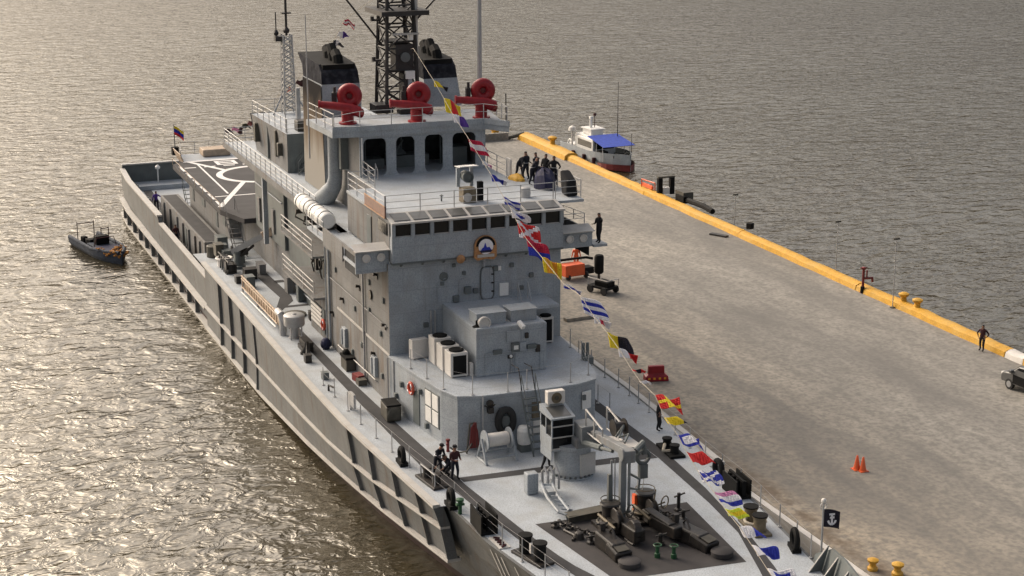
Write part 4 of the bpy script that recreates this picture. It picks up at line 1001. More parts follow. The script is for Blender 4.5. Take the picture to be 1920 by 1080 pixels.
m_.build('jib_frame', 'grey', jb)
part(MB().rbox((31.1, -1.5, 5.35), (.7, 2.3, .05), 0, 0, .05).box(31.3, 31.36, -2.6, -.4, 5.02, 5.35), 'machinery_cover', 'drum')
# anchor windlasses
def windlass(x, y, tall, key):
    w = part(MB().box(x - .8, x + .8, y - .6, y + .6, 5.02, 5.2).box(x - .55, x + .45, y - .5, y + .5, 5.2, max(tall - .15, 5.21)).box(x + .4, x + 1.1, y - .35, y + .35, 5.2, 5.75), 'anchor_windlass', 'darksteel', bevel=.05)
    m2 = MB().lathe((x, y, tall), [(.58, -.15), (.6, 0), (.42, .05), (.38, .45), (.42, .85), (.5, .9), (.46, .97), (.05, .98)], 18); m2.build('warping_drum', 'darksteel', w, smooth=True)
    MB().torus((x, y, tall + .02), .60, .05, 'z', 20, 6).build('drum_ring', key, w); MB().torus((x, y, tall + 1.14), .45, .025, 'z', 20, 5).build('guard_ring', key, w)
    MB().lathe((x + .75, y - .15, 5.75), [(.52, 0), (.55, .05), (.42, .08), (.42, .22), (.55, .25), (.52, .3), (.05, .3)], 16, 'y').build('gypsy_wheel', 'chain', w)
    MB().tube([(x + .2, y - .7, 5.9), (x + 1.6, y - .5, 5.7)], .07, 6).tube([(x - .5, y + .7, 5.3), (x - .5, y + .8, 6.2)], .04, 5).build('brake_bar', 'ochre', w)
    MB().torus((x + .2, y + .95, 5.8), .3, .035, 'x', 14, 5, .5).cyl((x + .2, y + .55, 5.7), (x + .2, y + .95, 5.8), .04).build('brake_wheel', key, w)
    return w
windlass(32.6, -1.05, 5.35, 'drum'); windlass(32.2, .95, 5.45, 'ochre')
part(MB().rbox((34.5, .9, 5.55), (1.9, .5, .55), .2).rbox((34.2, .75, 5.95), (1.8, .42, .1), .25, .12), 'chain_compressor', 'darksteel', bevel=.05)
part(MB().rbox((34.2, -.75, 5.5), (1.7, .6, .6), .1).lathe((34.6, -.9, 5.65), [(.5, 0), (.5, .35), (.05, .35)], 14, 'y'), 'chain_compressor', 'darksteel', bevel=.05)
def hawse(a, b, key):
    a, b = Vector(a), Vector(b); d = b - a; yaw = math.atan2(d.y, d.x); L = d.length
    hm = MB().rbox(a + d * .30 + Vector((0, 0, .38)), (L * .66, .72, .72), yaw, .06).rbox(a + d * .62 + Vector((0, 0, .32)), (L * .4, .86, .5), yaw, .22)
    o = part(hm, 'hawse_pipe_cover', 'darksteel', bevel=.08)
    MB().lathe(b + Vector((0, 0, .02)), [(.5, 0), (.52, .22), (.45, .27), (.02, .29)], 20).build('hawse_lid', key, o, smooth=True)
    MB().rbox(a + d * .66 + Vector((0, 0, .60)), (L * .3, .6, .03), yaw, .22).build('cover_plate', 'drum', o)
    MB().box(a.x - .1, a.x + .15, a.y - .12, a.y + .12, 5.4, 6.15).tube([(a.x, a.y - .3, 6.1), (a.x, a.y + .3, 6.1)], .05, 6).tube([a + Vector((.2, .3, .7)), a + Vector((.7, .2, 1.1)), a + Vector((1.0, .25, .7))], .05, 5).build('chain_stopper', 'chain', o)
    return o
hawse((34.3, -2.25, 5.02), (36.75, -2.0, 5.02), 'pad'); hawse((34.6, 1.35, 5.02), (37.3, 2.35, 5.02), 'pad')
def chain(pts, name='anchor_chain'):
    m_ = MB(); pts = [Vector(p) for p in pts]
    for a, b_ in zip(pts, pts[1:]):
        n_ = max(1, int((b_ - a).length / .24)); yaw = math.atan2(b_.y - a.y, b_.x - a.x)
        for i in range(n_):
            p = a + (b_ - a) * ((i + .5) / n_); m_.torus(p, .13, .05, 'z' if i % 2 else 'y', 8, 5, yaw)
    return part(m_, name, 'chain')
chain([(31.2, -3.1, 5.1), (32.4, -2.7, 5.1), (33.4, -2.0, 5.15), (34.2, -1.8, 5.2), (35.0, -2.1, 5.5)])
chain([(33.2, .8, 5.6), (34.0, 1.5, 5.25), (34.8, 1.5, 5.5)]); chain([(31.4, 1.5, 5.1), (32.4, 2.2, 5.1), (33.6, 2.3, 5.12), (34.3, 1.6, 5.2)])
part(MB().lathe((33.2, -2.9, 5.02), [(.25, 0), (.2, .3), (.1, .35)], 10).tube([(31.6, -2.6, 5.1), (32.2, -3.2, 5.08), (33.0, -3.0, 5.1), (33.4, -3.3, 5.08)], .07, 6), 'deck_fitting', 'chain')
for x, y in ((36.4, -.45), (36.75, .2)):
    part(MB().lathe((x, y, 5.02), [(.14, 0), (.14, .2), (.09, .22), (.09, .55), (.02, .56)], 8).torus((x, y, 5.62), .18, .03, 'z', 12, 5), 'deck_valve', 'green')
part(MB().lathe((28.4, -7.0, 5.02), [(.1, 0), (.1, .6), (.2, .65), (.2, .75), (.02, .8)], 8).box(28.3, 28.5, -7.2, -6.8, 5.45, 5.55), 'deck_valve', 'green')
def twin_bollard(x, y, yaw, key, kb, r_=.3, hh=.85, sep=.55):
    b = part(MB().rbox((x, y, 5.08), (sep * 2 + 1.1, .85, .14), yaw), 'bollard_base', kb, bevel=.03)
    for s in (-1, 1):
        c = (x + s * sep * math.cos(yaw), y + s * sep * math.sin(yaw), 5.15)
        MB().lathe(c, [(r_, 0), (r_ * .93, .1), (r_ * .93, hh - .12), (r_ * 1.12, hh - .08), (r_ * 1.12, hh), (.02, hh + .02)], 16).build('bollard', key, b, smooth=True)
    return b
tb = twin_bollard(34.45, -5.72, .25, 'black', 'darksteel')
MB().box(34.35, 34.55, -5.85, -5.6, 5.3, 5.75).build('rope_guard', 'offwhite', tb)
tb = twin_bollard(24.1, -6.95, .12, 'darksteel', 'darksteel', .22, .5)
MB().tube([(23.3, -7.25, 5.05), (23.3, -7.25, 5.75), (25.0, -7.1, 5.75), (25.0, -7.1, 5.05)], .035, 5).build('guard_rail', 'steel', tb)
tb = twin_bollard(35.15, 5.25, -.12, 'ochre', 'ochre', .32, .75)
for s in (-1, 1): MB().lathe((35.15 + s * .55, 5.25 - s * .066, 5.88), [(.37, 0), (.37, .06), (.02, .07)], 16).build('bollard_cap', 'black', tb)
MB().torus((35.15, 5.25, 5.42), .5, .07, 'z', 18, 6).build('rope_turn', 'rope', tb)
tb = twin_bollard(24.6, 6.15, -.1, 'black', 'black', .24, .45)
MB().tube([(24.2, 6.0, 5.3), (24.8, 5.6, 5.2), (25.1, 6.0, 5.25), (24.7, 6.5, 5.3)], .09, 6).build('rope_turn', 'rope', tb)
def fairlead(x, y, yaw, R_=.36):
    m_ = MB().rbox((x, y, 5.1), (1.0, .42, .2), yaw).torus((x, y, 5.5), R_, .14, 'y', 18, 8, yaw)
    return part(m_, 'fairlead', 'black', smooth=True)
fairlead(21.1, -7.55, -.05); fairlead(27.4, -7.1, -.05); fairlead(28.8, 6.72, -.05, .42); fairlead(37.9, 5.75, -.3, .45)
def roller_box(x, y, yaw, L=1.7):
    m_ = MB().rbox((x, y - .38, 5.5), (L, .08, .95), yaw).rbox((x, y + .38, 5.5), (L, .08, .95), yaw).rbox((x, y, 5.08), (L, .8, .12), yaw)
    for i in range(4):
        m_.cyl((x - L / 2 + .2 + i * L / 3.9, y, 5.15), (x - L / 2 + .2 + i * L / 3.9, y, 5.9), .15, n=8)
    m_.rbox((x, y, 5.93), (L, .12, .1), yaw)
    return part(m_, 'roller_fairlead', 'black')
roller_box(30.45, -6.55, -.05); roller_box(31.0, 6.55, -.08)
part(MB().box(31.6, 33.0, -6.75, -6.2, 5.02, 5.06), 'rope_grating', 'cap')
part(MB().tube([(31.8 + .14 * i, -6.5 + (.14 if i % 2 else -.1), 5.1) for i in range(9)], .05, 5), 'rope_coil', 'maroon')
for x, y, hh in ((31.9, 2.9, .9), (33.0, 2.6, .5), (35.2, .3, .55), (33.9, -2.6, .4), (31.6, -3.4, .3)):
    part(MB().lathe((x, y, 5.02), [(.22, 0), (.2, .1), (.09, .14), (.09, hh), (.02, hh + .02)], 8).tube([(x, y - .25, 5.02 + hh * .8), (x + .1, y + .28, 5.02 + hh)], .05, 5), 'control_stand', 'darksteel')
rr = random.Random(11)
for k in range(5):
    x, y = rr.uniform(31.4, 34.2), rr.uniform(-3.4, 2.4); pts = []
    for i in range(14): pts.append((x + .38 * math.cos(i * .9) + .05 * i, y + .3 * math.sin(i * .9), 5.07 + .02 * (i % 3)))
    part(MB().tube(pts, .05, 5), 'rope_coil', 'chain')
# clutter of the side deck: lockers, valves, pipe runs, reels
for x, y, sx, sy, sz, key in ((-23.2, -6.0, .9, .7, .9, 'shade'), (-19.6, -5.2, 1.2, .5, .7, 'side'), (-17.4, -7.3, .7, .6, .5, 'darksteel'), (-15.9, -6.9, .9, .6, .8, 'shade'), (-13.6, -4.6, .9, .5, 1.1, 'side'), (-11.0, -4.5, .6, .4, 1.3, 'shade'), (-6.2, -4.9, .5, .5, .6, 'darksteel'), (2.6, -7.6, .5, .4, .45, 'darksteel'), (6.2, -7.5, .4, .4, .4, 'shade'), (-25.8, -7.0, 1.0, .6, .9, 'drum'), (-28.6, -6.2, 1.2, .8, .8, 'shade')):
    part(MB().box(x - sx / 2, x + sx / 2, y - sy / 2, y + sy / 2, 5.013, 5.013 + sz).box(x - sx / 2 - .03, x + sx / 2 + .03, y - sy / 2 - .03, y + sy / 2 + .03, 5.013 + sz, 5.06 + sz), 'deck_locker', key, bevel=.02)
for y, z, x0, x1, key in ((-4.3, 5.6, -14.5, -5.1, 'grey'), (-4.32, 6.9, -14.5, -9.4, 'shade'), (-5.42, 12.4, -.8, 5.2, 'side'), (-5.42, 9.6, -.8, 12.0, 'side'), (-4.5, 12.2, -23.5, -15.4, 'side'), (-4.5, 11.0, -23.5, -15.4, 'grey')):
    part(MB().tube([(x0, y, z), (x1, y, z)], .05, 6), 'pipe', key)
for x in (-22.5, -20.5, -18.2): part(MB().box(x - .3, x + .3, -4.55, -4.4, 8.2, 10.0), 'side_door', 'interior' if x == -20.5 else 'side', bevel=.02)
for x, z in ((2.5, 12.0), (6.6, 10.6), (10.2, 12.2), (3.0, 8.9), (9.4, 7.3), (11.6, 9.6), (6.0, 11.8), (.6, 7.4)):
    part(MB().cyl((x, -5.33, z), (x, -5.62, z + .05), .07, .10, 8).box(x - .1, x + .1, -5.42, -5.33, z - .25, z - .05), 'wall_lamp', 'darksteel')
for x, y in ((-20.3, -7.4), (-24.9, -5.9)):
    part(MB().lathe((x, y - .3, 5.5), [(.42, 0), (.42, .05), (.22, .06), (.22, .54), (.42, .55), (.42, .6)], 14, 'y').box(x - .4, x + .4, y - .32, y + .32, 5.013, 5.12), 'cable_reel', 'darksteel')
# after side deck gear
dv = part(MB().lathe((-21.5, -6.4, 5.02), [(.5, 0), (.5, .2), (.34, .25), (.3, 1.1), (.36, 1.15), (.36, 1.3), (.05, 1.32)], 14), 'boat_davit', 'shade')
MB().rbox((-20.7, -5.6, 7.1), (.5, 3.6, .4), -.75, 0, .5).build('davit_arm', 'steel', dv)
MB().rbox((-19.6, -4.5, 7.95), (.7, .9, .6), -.75, 0, .5).build('davit_head', 'tan', dv, bevel=.05)
MB().tube([(-21.2, -6.3, 6.0), (-20.4, -5.5, 6.9)], .1, 6).rbox((-21.4, -6.1, 6.3), (.6, .6, .5), .3).build('davit_ram', 'darksteel', dv)
part(MB().torus((-22.5, -7.3, 5.6), .55, .12, 'z', 18, 6).lathe((-22.5, -7.3, 5.02), [(.5, 0), (.5, .5), (.4, .55)], 14), 'hose_reel', 'offwhite')
m_ = MB()
for i in range(5): m_.tube([(-22.6 + i * .6, -7.7, 5.02), (-22.5 + i * .6, -7.6, 6.0), (-22.2 + i * .6, -7.2, 6.0)], .05, 5)
m_.tube([(-23, -7.6, 6.0), (-19.5, -7.6, 6.0)], .05, 5).box(-21, -20, -7.5, -6.9, 5.02, 5.7).box(-18.6, -17.8, -6.8, -5.9, 5.02, 5.8)
part(m_, 'mooring_gear', 'darksteel')
cap_ = part(MB().lathe((-2.7, -7.05, 5.02), [(.42, 0), (.42, .05), (.3, .08), (.3, .75), (.62, .8), (.68, .9), (.68, 1.5), (.6, 1.56), (.15, 1.56), (.12, 1.62), (.02, 1.62)], 20), 'vent_cowl', 'steel', smooth=True)
MB().tube([(-2.2, -7.4, 5.02), (-2.2, -7.4, 5.85)], .05, 5).tube([(-2.2, -6.7, 5.02), (-2.2, -6.7, 5.85)], .05, 5).build('cowl_leg', 'steel', cap_)
part(MB().lathe((-7.7, -5.75, 5.02), [(.78, 0), (.78, .12), (.72, .16), (.1, .18), (.08, .24), (.02, .24)], 24), 'deck_hatch', 'drum', smooth=True)
part(MB().box(-.6, .6, -7.4, -6.7, 5.02, 5.3).rbox((.4, -7.1, 5.6), (1.0, .5, .35), .2, .2).tube([(.9, -7.5, 5.02), (1.4, -7.3, 5.8), (1.9, -7.4, 5.2)], .16, 7), 'mooring_gear', 'darksteel')
part(MB().tube([(8.4, -7.9, 5.02), (8.4, -7.9, 5.35), (8.9, -7.7, 5.35)], .07, 6), 'air_pipe', 'darksteel')
part(MB().box(11.7, 12.1, -7.7, -7.5, 5.02, 6.0).box(12.1, 12.8, -7.68, -7.55, 5.3, 6.1), 'name_frame', 'steel')
for x, y in ((-38, -7.75), (-34, -7.8), (-29.5, -7.7), (-41, -7.75)): part(MB().rbox((x, y, 2.9), (1.2, .5, .7), .2).cyl((x + .5, y, 2.6), (x + .5, y, 3.6), .08), 'mooring_gear', 'darksteel')
for x in (-27, -25): part(MB().box(x - .4, x + .4, -6.9, -6.1, 5.02, 5.6), 'deck_locker', 'shade', bevel=.04)
part(MB().lathe((-29.5, -6.6, 4.0), [(.6, 0), (.6, .9), (.5, .95), (.02, .95)], 16), 'sludge_tank', 'drum')
part(MB().prism([(-30.9, -8.0), (-24.05, -8.0), (-24.05, -5.2), (-30.9, -5.2)], 4.0, 4.02), 'side_platform', 'deck')

# ------------------------------------------------------------------ loose gear on board (each lifts away)
def simple(mb, name, label, cat, key=None, group=None, **k): return tag(mb.build(name, key, None, **k), label, cat, group)
def ac_unit(loc, rz, size, label, fan_top, front=True, group='outdoor air conditioner units on the ship'):
    t = thing('air_conditioner', label, 'air conditioner', loc, rz, group); L, W, H = size
    MB().box(-L / 2, L / 2, -W / 2, W / 2, .06, H).box(-L / 2, L / 2, -W / 2 + .05, -W / 2 + .12, 0, .06).box(-L / 2, L / 2, W / 2 - .12, W / 2 - .05, 0, .06).build('casing', 'offwhite', t, bevel=.03)
    if front == 'fan':
        MB().lathe((L / 2, 0, H * .52), [(H * .38, 0), (H * .4, .03), (H * .34, .035), (H * .33, .01), (.02, .01)], 20, 'x').build('fan_grille', 'ochre', t)
        MB().lathe((L / 2 + .02, 0, H * .52), [(.12, 0), (.12, .03), (.01, .04)], 10, 'x').build('fan_hub', 'drum', t)
    elif front:
        MB().box(L / 2 - .01, L / 2 + .012, -W / 2 + .14, W / 2 - .1, .18, H - .16).build('coil_panel', 'black', t)
    if fan_top:
        n_ = fan_top; MB().lathe((0, 0, H), [(W * .40, 0), (W * .42, .06), (W * .36, .09), (.02, .09)], 18).build('top_fan', 'black', t)
    return t
ac_unit((13.35, -4.0, 8.02), .15, (.45, 1.0, 1.15), 'flat narrow white air conditioner without a top fan, at the starboard end of the row', 0, False)
ac_unit((14.55, -3.15, 8.02), 0, (1.0, 1.0, 1.55), 'white air conditioner with round black top fan, rearmost of the three tall ones', 1)
ac_unit((15.75, -3.1, 8.02), 0, (1.0, 1.0, 1.45), 'white air conditioner with round black top fan, middle of the three tall ones', 1)
ac_unit((16.95, -3.05, 8.02), 0, (1.0, 1.0, 1.4), 'white air conditioner with wide black front, nearest the bow of the three tall ones', 1)
ac_unit((24.75, -.55, 8.58), 0, (.4, .95, .72), 'small cream air conditioner with brown round fan on the roof of the crane cab', 0, 'fan')
ac_unit((13.2, 3.75, 8.02), 0, (.5, .8, 1.6), 'tall black fronted air conditioner standing behind the steep ladder on the house top', 1)
simple(MB().box(17.2, 17.5, -2.45, -2.25, 8.02, 8.75), 'cable_box', 'narrow cream switch box beside the nearest white air conditioner', 'box', 'offwhite', bevel=.02)
def lifebuoy(c, T, label):
    T = Vector(T).normalized(); yaw = math.atan2(T.y, T.x)
    m_ = MB().use('buoy').torus(c, .30, .09, 'y', 24, 8, yaw)
    m_.use('fwhite')
    for q in range(4):
        a = math.pi / 4 + math.pi / 2 * q; p = Vector(c) + Vector((T.x * .30 * math.cos(a), T.y * .30 * math.cos(a), .30 * math.sin(a)))
        m_.rbox(p, (.06, .2, .2), yaw, -a)
    o = tag(m_.build('life_buoy', None), label, 'life buoy', 'orange life buoys hung on the ship walls')
    for p in o.data.polygons: p.use_smooth = True
lifebuoy((15.6, -5.22, 7.1), (2.7, .25, 0), 'orange ring life buoy hung on the front deckhouse wall above the dark tank')
lifebuoy((-1.3, -5.52, 6.1), (1, 0, 0), 'red life buoy hung on the starboard wall right of the white louvre')
# rope reel on A frames
t = thing('rope_reel', 'grey A frame reel wound with pale rope standing on the foredeck', 'rope reel', (22.3, -2.75, 5.02), .03)
for sg in (-1, 1):
    m_ = MB()
    for x in (-.65, .65): m_.tube([(x, sg * .85, 0), (0, sg * .85, 1.2)], .08, 5)
    m_.tube([(-.6, sg * .85, .06), (.6, sg * .85, .06)], .07, 5)
    m_.build('side_frame', 'grey', t)
    MB().lathe((0, sg * .68 - .03, 1.1), [(.56, 0), (.56, .06), (.02, .06)], 24, 'y').build('flange', 'grey', t)
MB().lathe((0, -.62, 1.1), [(.33, 0), (.36, .1), (.36, 1.1), (.33, 1.22)], 20, 'y').build('rope_winding', 'offwhite', t, smooth=True)
MB().tube([(.5, -.85, .3), (.5, .85, .3)], .06, 5).tube([(-.5, -.85, .3), (-.5, .85, .3)], .06, 5).build('cross_bar', 'grey', t)
tt = thing('tyre_fender', 'black tyre fender with a grey centre hung on the deckhouse wall behind the rope reel', 'fender', (0, 0, 0))
m_ = MB()
pts = [(20.98, -1.75 + .42 * math.cos(2 * math.pi * q / 20), 6.55 + .62 * math.sin(2 * math.pi * q / 20)) for q in range(20)]
m_.tube(pts, .2, 8, True).build('tyre', 'rubber', tt, smooth=True)
MB().lathe((20.9, -1.75, 6.55), [(.3, 0), (.3, .1), (.02, .1)], 14, 'x').build('centre_plate', 'shade', tt)
simple(MB().lathe((21.6, -.95, 5.35), [(.05, 0), (.34, .06), (.38, .3), (.38, .8), (.3, 1.0), (.05, 1.05)], 16).use('shade').box(21.3, 21.9, -1.25, -.65, 5.02, 5.36), 'white_canister', 'white barrel shaped canister on a stand right of the rope reel', 'canister') if False else None
m_ = MB(); m_.use('white').lathe((21.6, -.95, 5.35), [(.05, 0), (.34, .06), (.38, .3), (.38, .8), (.3, 1.0), (.05, 1.05)], 16); m_.use('shade').box(21.3, 21.9, -1.25, -.65, 5.02, 5.36)
simple(m_, 'canister', 'white barrel shaped canister on a dark stand right of the rope reel', 'canister')
t = thing('hose_rack', 'red fire hose looped over a rack against the front deckhouse', 'hose rack', (20.9, -3.6, 5.02), .2)
MB().tube([(0, -.35, 0), (0, -.15, 1.6)], .05, 5).tube([(0, .35, 0), (0, .15, 1.6)], .05, 5).tube([(0, -.15, 1.6), (0, .15, 1.6)], .05, 5).build('rack', 'drum', t)
m_ = MB()
for i in range(4): m_.tube([(.1 + .03 * i, -.22 + .1 * i, .3), (.1, -.1 + .06 * i, 1.4), (.12, .05 + .03 * i, 1.65), (.16, .2 - .02 * i, 1.2), (.14, .3, .25)], .055, 6)
m_.build('hose', 'darkred', t)
m_ = MB().lathe((20.3, -4.75, 5.02), [(.1, 0), (.08, .1), (.08, .55), (.12, .6), (.12, .68), (.02, .7)], 10).cyl((20.2, -4.75, 5.5), (20.55, -4.88, 5.5), .06)
simple(m_, 'fire_hydrant', 'small dark red fire hydrant at the corner of the front deckhouse', 'hydrant', 'darkred')
m_ = MB(); m_.tube([(20.5, -4.7, 5.3), (20.9, -4.4, 5.1), (21.2, -4.0, 5.25), (21.1, -3.7, 5.6)], .05, 6); simple(m_, 'fire_hose', 'thin grey hose drooping from the small hydrant to the red hose rack', 'hose', 'drum')
t = thing('fuel_tank', 'dull green tank with rounded end and black lid beside the starboard deckhouse wall', 'tank', (14.3, -5.95, 5.02), -.05)
MB().box(-.8, .6, -.42, .42, .02, .85).lathe((.6, 0, .45), [(.42, 0), (.36, .1), (.05, .14)], 16, 'x').build('body', 'drum', t, bevel=.08)
MB().box(-.8, .55, -.4, .44, .85, .95).build('lid', 'black', t, bevel=.03)
m_ = MB(); m_.use('drum').box(4.2, 5.4, -5.95, -5.42, 5.02, 5.75); m_.use('black').box(4.15, 5.45, -6.0, -5.42, 5.75, 5.9).ball((4.5, -5.7, 5.95), .25)
simple(m_, 'deck_box', 'small olive box with black bag on top beside the starboard hand rail', 'box')
m_ = MB(); m_.use('darkred').rbox((7.3, -5.75, 5.25), (.8, .5, .4), .2); m_.use('drum').rbox((8.0, -5.8, 5.2), (.6, .5, .35))
simple(m_, 'gear_bag', 'dark red bag of gear lying on the side deck by the wall', 'bag')
simple(MB().ball((.4, -5.85, 5.35), .34, sz=1.2), 'sack', 'dark blue sack at the foot of the pipe on the starboard wall', 'sack', 'tarp')
# life raft canisters
for i, lb in enumerate(('white banded life raft canister on the boat deck edge, aft one of the pair', 'white banded life raft canister on the boat deck edge, the one nearer the bridge wing')):
    c = thing('life_raft', lb, 'life raft', (-1.3 + i * 3.3, -6.30, 13.95), 0, 'life raft canisters on the starboard boat deck')
    MB().lathe((-1.55, 0, 0), [(.05, 0), (.42, .06), (.5, .16), (.52, 1.5), (.55, 1.52), (.55, 1.6), (.52, 1.62), (.5, 2.95), (.42, 3.05), (.05, 3.1)], 18, 'x').build('canister', 'white', c, smooth=True)
    for x in (-.95, .0, .95): MB().lathe((x - .05, 0, 0), [(.54, 0), (.54, .1)], 18, 'x').build('strap', 'shade', c)
    
    for x in (-1.0, 1.0): MB().box(x - .06, x + .06, -.5, .65, -.72, -.45).tube([(x, -.45, -.6), (x, -.55, -.9), (x, .1, -1.3)], .05, 5).build('cradle', 'darksteel', c)
# stowed gangway along the starboard rail
t = thing('gangway', 'tan folded gangway stowed on its side along the starboard rail', 'gangway', (0, 0, 0))
m_ = MB()
for z in (5.55, 6.15, 6.35): m_.tube([(-14.6, -7.75, z - .1), (-4.4, -7.75, z)], .06, 5)
for i in range(15): m_.tube([(-14.4 + i * .7, -7.75, 5.45), (-14.4 + i * .7, -7.75, 6.28)], .04, 4)
m_.build('side_frame', 'tan', t)
m_ = MB()
for i in range(18): m_.box(-14.4 + i * .56, -14.1 + i * .56, -7.55, -7.15, 5.3 + .1 * (i % 2), 5.5 + .1 * (i % 2))
m_.box(-14.6, -4.3, -7.6, -7.5, 5.35, 5.95).build('tread', 'tan', t)
MB().tube([(-14.2, -7.9, 5.2), (-4.2, -7.9, 5.4)], .05, 5).build('hand_rail', 'white', t)
MB().tube([(-4.4, -7.7, 6.4), (-3.7, -7.65, 6.35), (-3.5, -7.6, 5.9), (-3.5, -7.6, 5.02)], .24, 9).build('end_bow', 'steel', t)
for x_, z_ in ((-14.6, 6.2), (-10, 5.6)): MB().tube([(x_, -7.7, 5.02), (x_, -7.7, z_)], .08, 5).build('stand', 'steel', t)
# canvas heaps on the bridge roof
m_ = MB().loft([[(4.8 + (.75 + .14 * math.sin(5 * a)) * s_ * math.cos(a), 5.35 + (.45 + .1 * math.cos(3 * a)) * s_ * math.sin(a), z) for a in [2 * math.pi * q / 14 for q in range(14)]] for s_, z in ((1, 15.86), (.9, 16.0), (.65, 16.12), (.3, 16.2), (.04, 16.25))])
simple(m_, 'canvas_bundle', 'crumpled yellow canvas heap on the bridge roof beside the crew', 'canvas', 'pyellow')
m_ = MB().loft([[(7.6 + (1.0 + .12 * math.sin(5 * a)) * s_ * math.cos(a) + dx, 6.0 + (.6 + .08 * math.cos(4 * a)) * s_ * math.sin(a), z + .12 * math.sin(3 * a + z)) for a in [2 * math.pi * q / 18 for q in range(18)]] for s_, z, dx in ((1, 15.88, 0), (.97, 16.2, 0), (.85, 16.6, -.1), (.6, 16.85, -.2), (.1, 16.95, -.25))])
simple(m_, 'covered_equipment', 'equipment under a dark blue tarpaulin at the port corner of the bridge roof', 'tarpaulin', 'tarp')
simple(MB().box(3.4, 4.1, 5.15, 5.25, 15.86, 17.0), 'white_board', 'white upright board on the port rail of the bridge roof', 'board', 'offwhite')
m_ = MB().loft([[(9.6, 6.2, 15.86), (10.6, 6.1, 15.86), (10.6, 6.9, 15.86), (9.6, 6.9, 15.86)], [(9.5, 6.1, 17.3), (10.5, 6.2, 16.8), (10.5, 6.8, 16.8), (9.5, 6.8, 17.3)]])
simple(m_, 'covered_compass', 'black covered instrument hunched at the outer port corner of the bridge roof', 'instrument', 'darkcloth', bevel=.15)
# ------------------------------------------------------------------ pier furniture
kb = thing('pier_kerb', 'long yellow concrete kerb along the far edge of the pier', 'kerb', (0, 0, 0))
segs = [(-71, -58), (-58, -40), (-40, -22), (-22, -4), (-4, 13.6), (13.6, 15.4), (15.4, 40), (40, 70)]
rk = random.Random(3)
for i, (a, b_) in enumerate(segs):
    w = .30 if i else .55; hh = .5 if i else .75; n_ = max(2, int((b_ - a) / 1.5)); rings = []
    for q in range(n_ + 1):
        x = lerp(a, b_ - .05, q / n_); dy, dz, dw = rk.uniform(-.05, .05), rk.uniform(-.05, .05), rk.uniform(-.03, .03)
        rings.append([(x, 36.4 - w - .28 + dy, PZ - .02), (x, 36.4 - w - .22 + dy + dw, PZ + hh * .7 + dz), (x, 36.4 - w * .6 + dy, PZ + hh + dz), (x, 36.4 + w * .6 + dy, PZ + hh + dz), (x, 36.4 + w + .12 + dy, PZ + hh * .7), (x, 36.4 + w + .16, PZ - .02)])
    MB().loft(rings).build('kerb_block', 'offwhite' if i == 5 else 'pyellow', kb, smooth=True)
simple(MB().tube([(-71.3, 9.5, 3.65), (-71.3, 34.5, 3.65), (-70.6, 36.2, 4.2)], .22, 8), 'end_pipe', 'dark pipe along the far end of the pier', 'pipe', 'drum')
simple(MB().rbox((-71.2, 24, 3.9), (.5, 21, .8)), 'end_coping', 'pale sandy kerb across the far end of the pier', 'kerb', 'concrete')
def pier_bollard(x, y, label, s=1.0, z=PZ):
    m_ = MB().lathe((x, y, z), [(.42 * s, 0), (.42 * s, .12), (.27 * s, .2), (.25 * s, .55 * s), (.42 * s, .7 * s), (.45 * s, .85 * s), (.25 * s, .95 * s), (.02, .97 * s)], 16)
    o = tag(m_.build('mooring_bollard', 'pyellow', None, smooth=True), label, 'bollard', 'yellow mooring bollards on the pier')
pier_bollard(1.2, 36.45, 'yellow mooring bollard on the far kerb, aft one of a close pair', .85, PZ + .3)
pier_bollard(2.9, 36.45, 'yellow mooring bollard on the far kerb, forward one of a close pair', .85, PZ + .3)
pier_bollard(38.3, 9.75, 'yellow mooring bollard on the berth edge just right of the black flag', .6)
pier_bollard(39.2, 10.5, 'pale yellow bollard cut off by the bottom edge of the photo', .65)
pier_bollard(-72.6, 33.6, 'small yellow bollard beyond the far end of the pier', 1.6, 3.4)
pier_bollard(-63.4, 36.5, 'yellow bollard standing on the far corner of the kerb', 1.1, 4.0)
simple(MB().box(-74.5, -71.6, 31.5, 36, -1, 3.3), 'mooring_dolphin', 'concrete mooring block beyond the far end of the pier', 'block', 'concrete')
# red plastic barrier
t = thing('road_barrier', 'red plastic road barrier standing alone on the pier', 'barrier', (9.5, 12.75, PZ), 1.35)
MB().loft([[(-.75, -.35, 0), (.75, -.35, 0), (.75, .35, 0), (-.75, .35, 0)], [(-.72, -.33, .32), (.72, -.33, .32), (.72, .33, .32), (-.72, .33, .32)], [(-.52, -.16, .42), (.52, -.16, .42), (.52, .16, .42), (-.52, .16, .42)], [(-.5, -.15, .95), (.5, -.15, .95), (.5, .15, .95), (-.5, .15, .95)]]).build('body', 'red', t, bevel=.05)
for x in (-.5, -.17, .17, .5): MB().rbox((x, -.345, .2), (.14, .03, .12)).build('reflector', 'forange', t)
for (x, y, lb) in ((27.1, 16.05, 'tall orange traffic cone on the open pier, the left one of the pair'), (27.42, 16.22, 'orange traffic cone on the open pier, the right one nearer the camera')):
    c = thing('traffic_cone', lb, 'traffic cone', (x, y, PZ), 0, 'traffic cones on the pier')
    MB().lathe((0, 0, .04), [(.19, 0), (.05, .74), (.03, .76)], 14).build('cone', 'orange', c, smooth=True)
    MB().box(-.24, .24, -.24, .24, 0, .04).build('base', 'orange', c)
    MB().lathe((0, 0, .60), [(.078, 0), (.062, .08)], 14).build('band', 'offwhite', c)
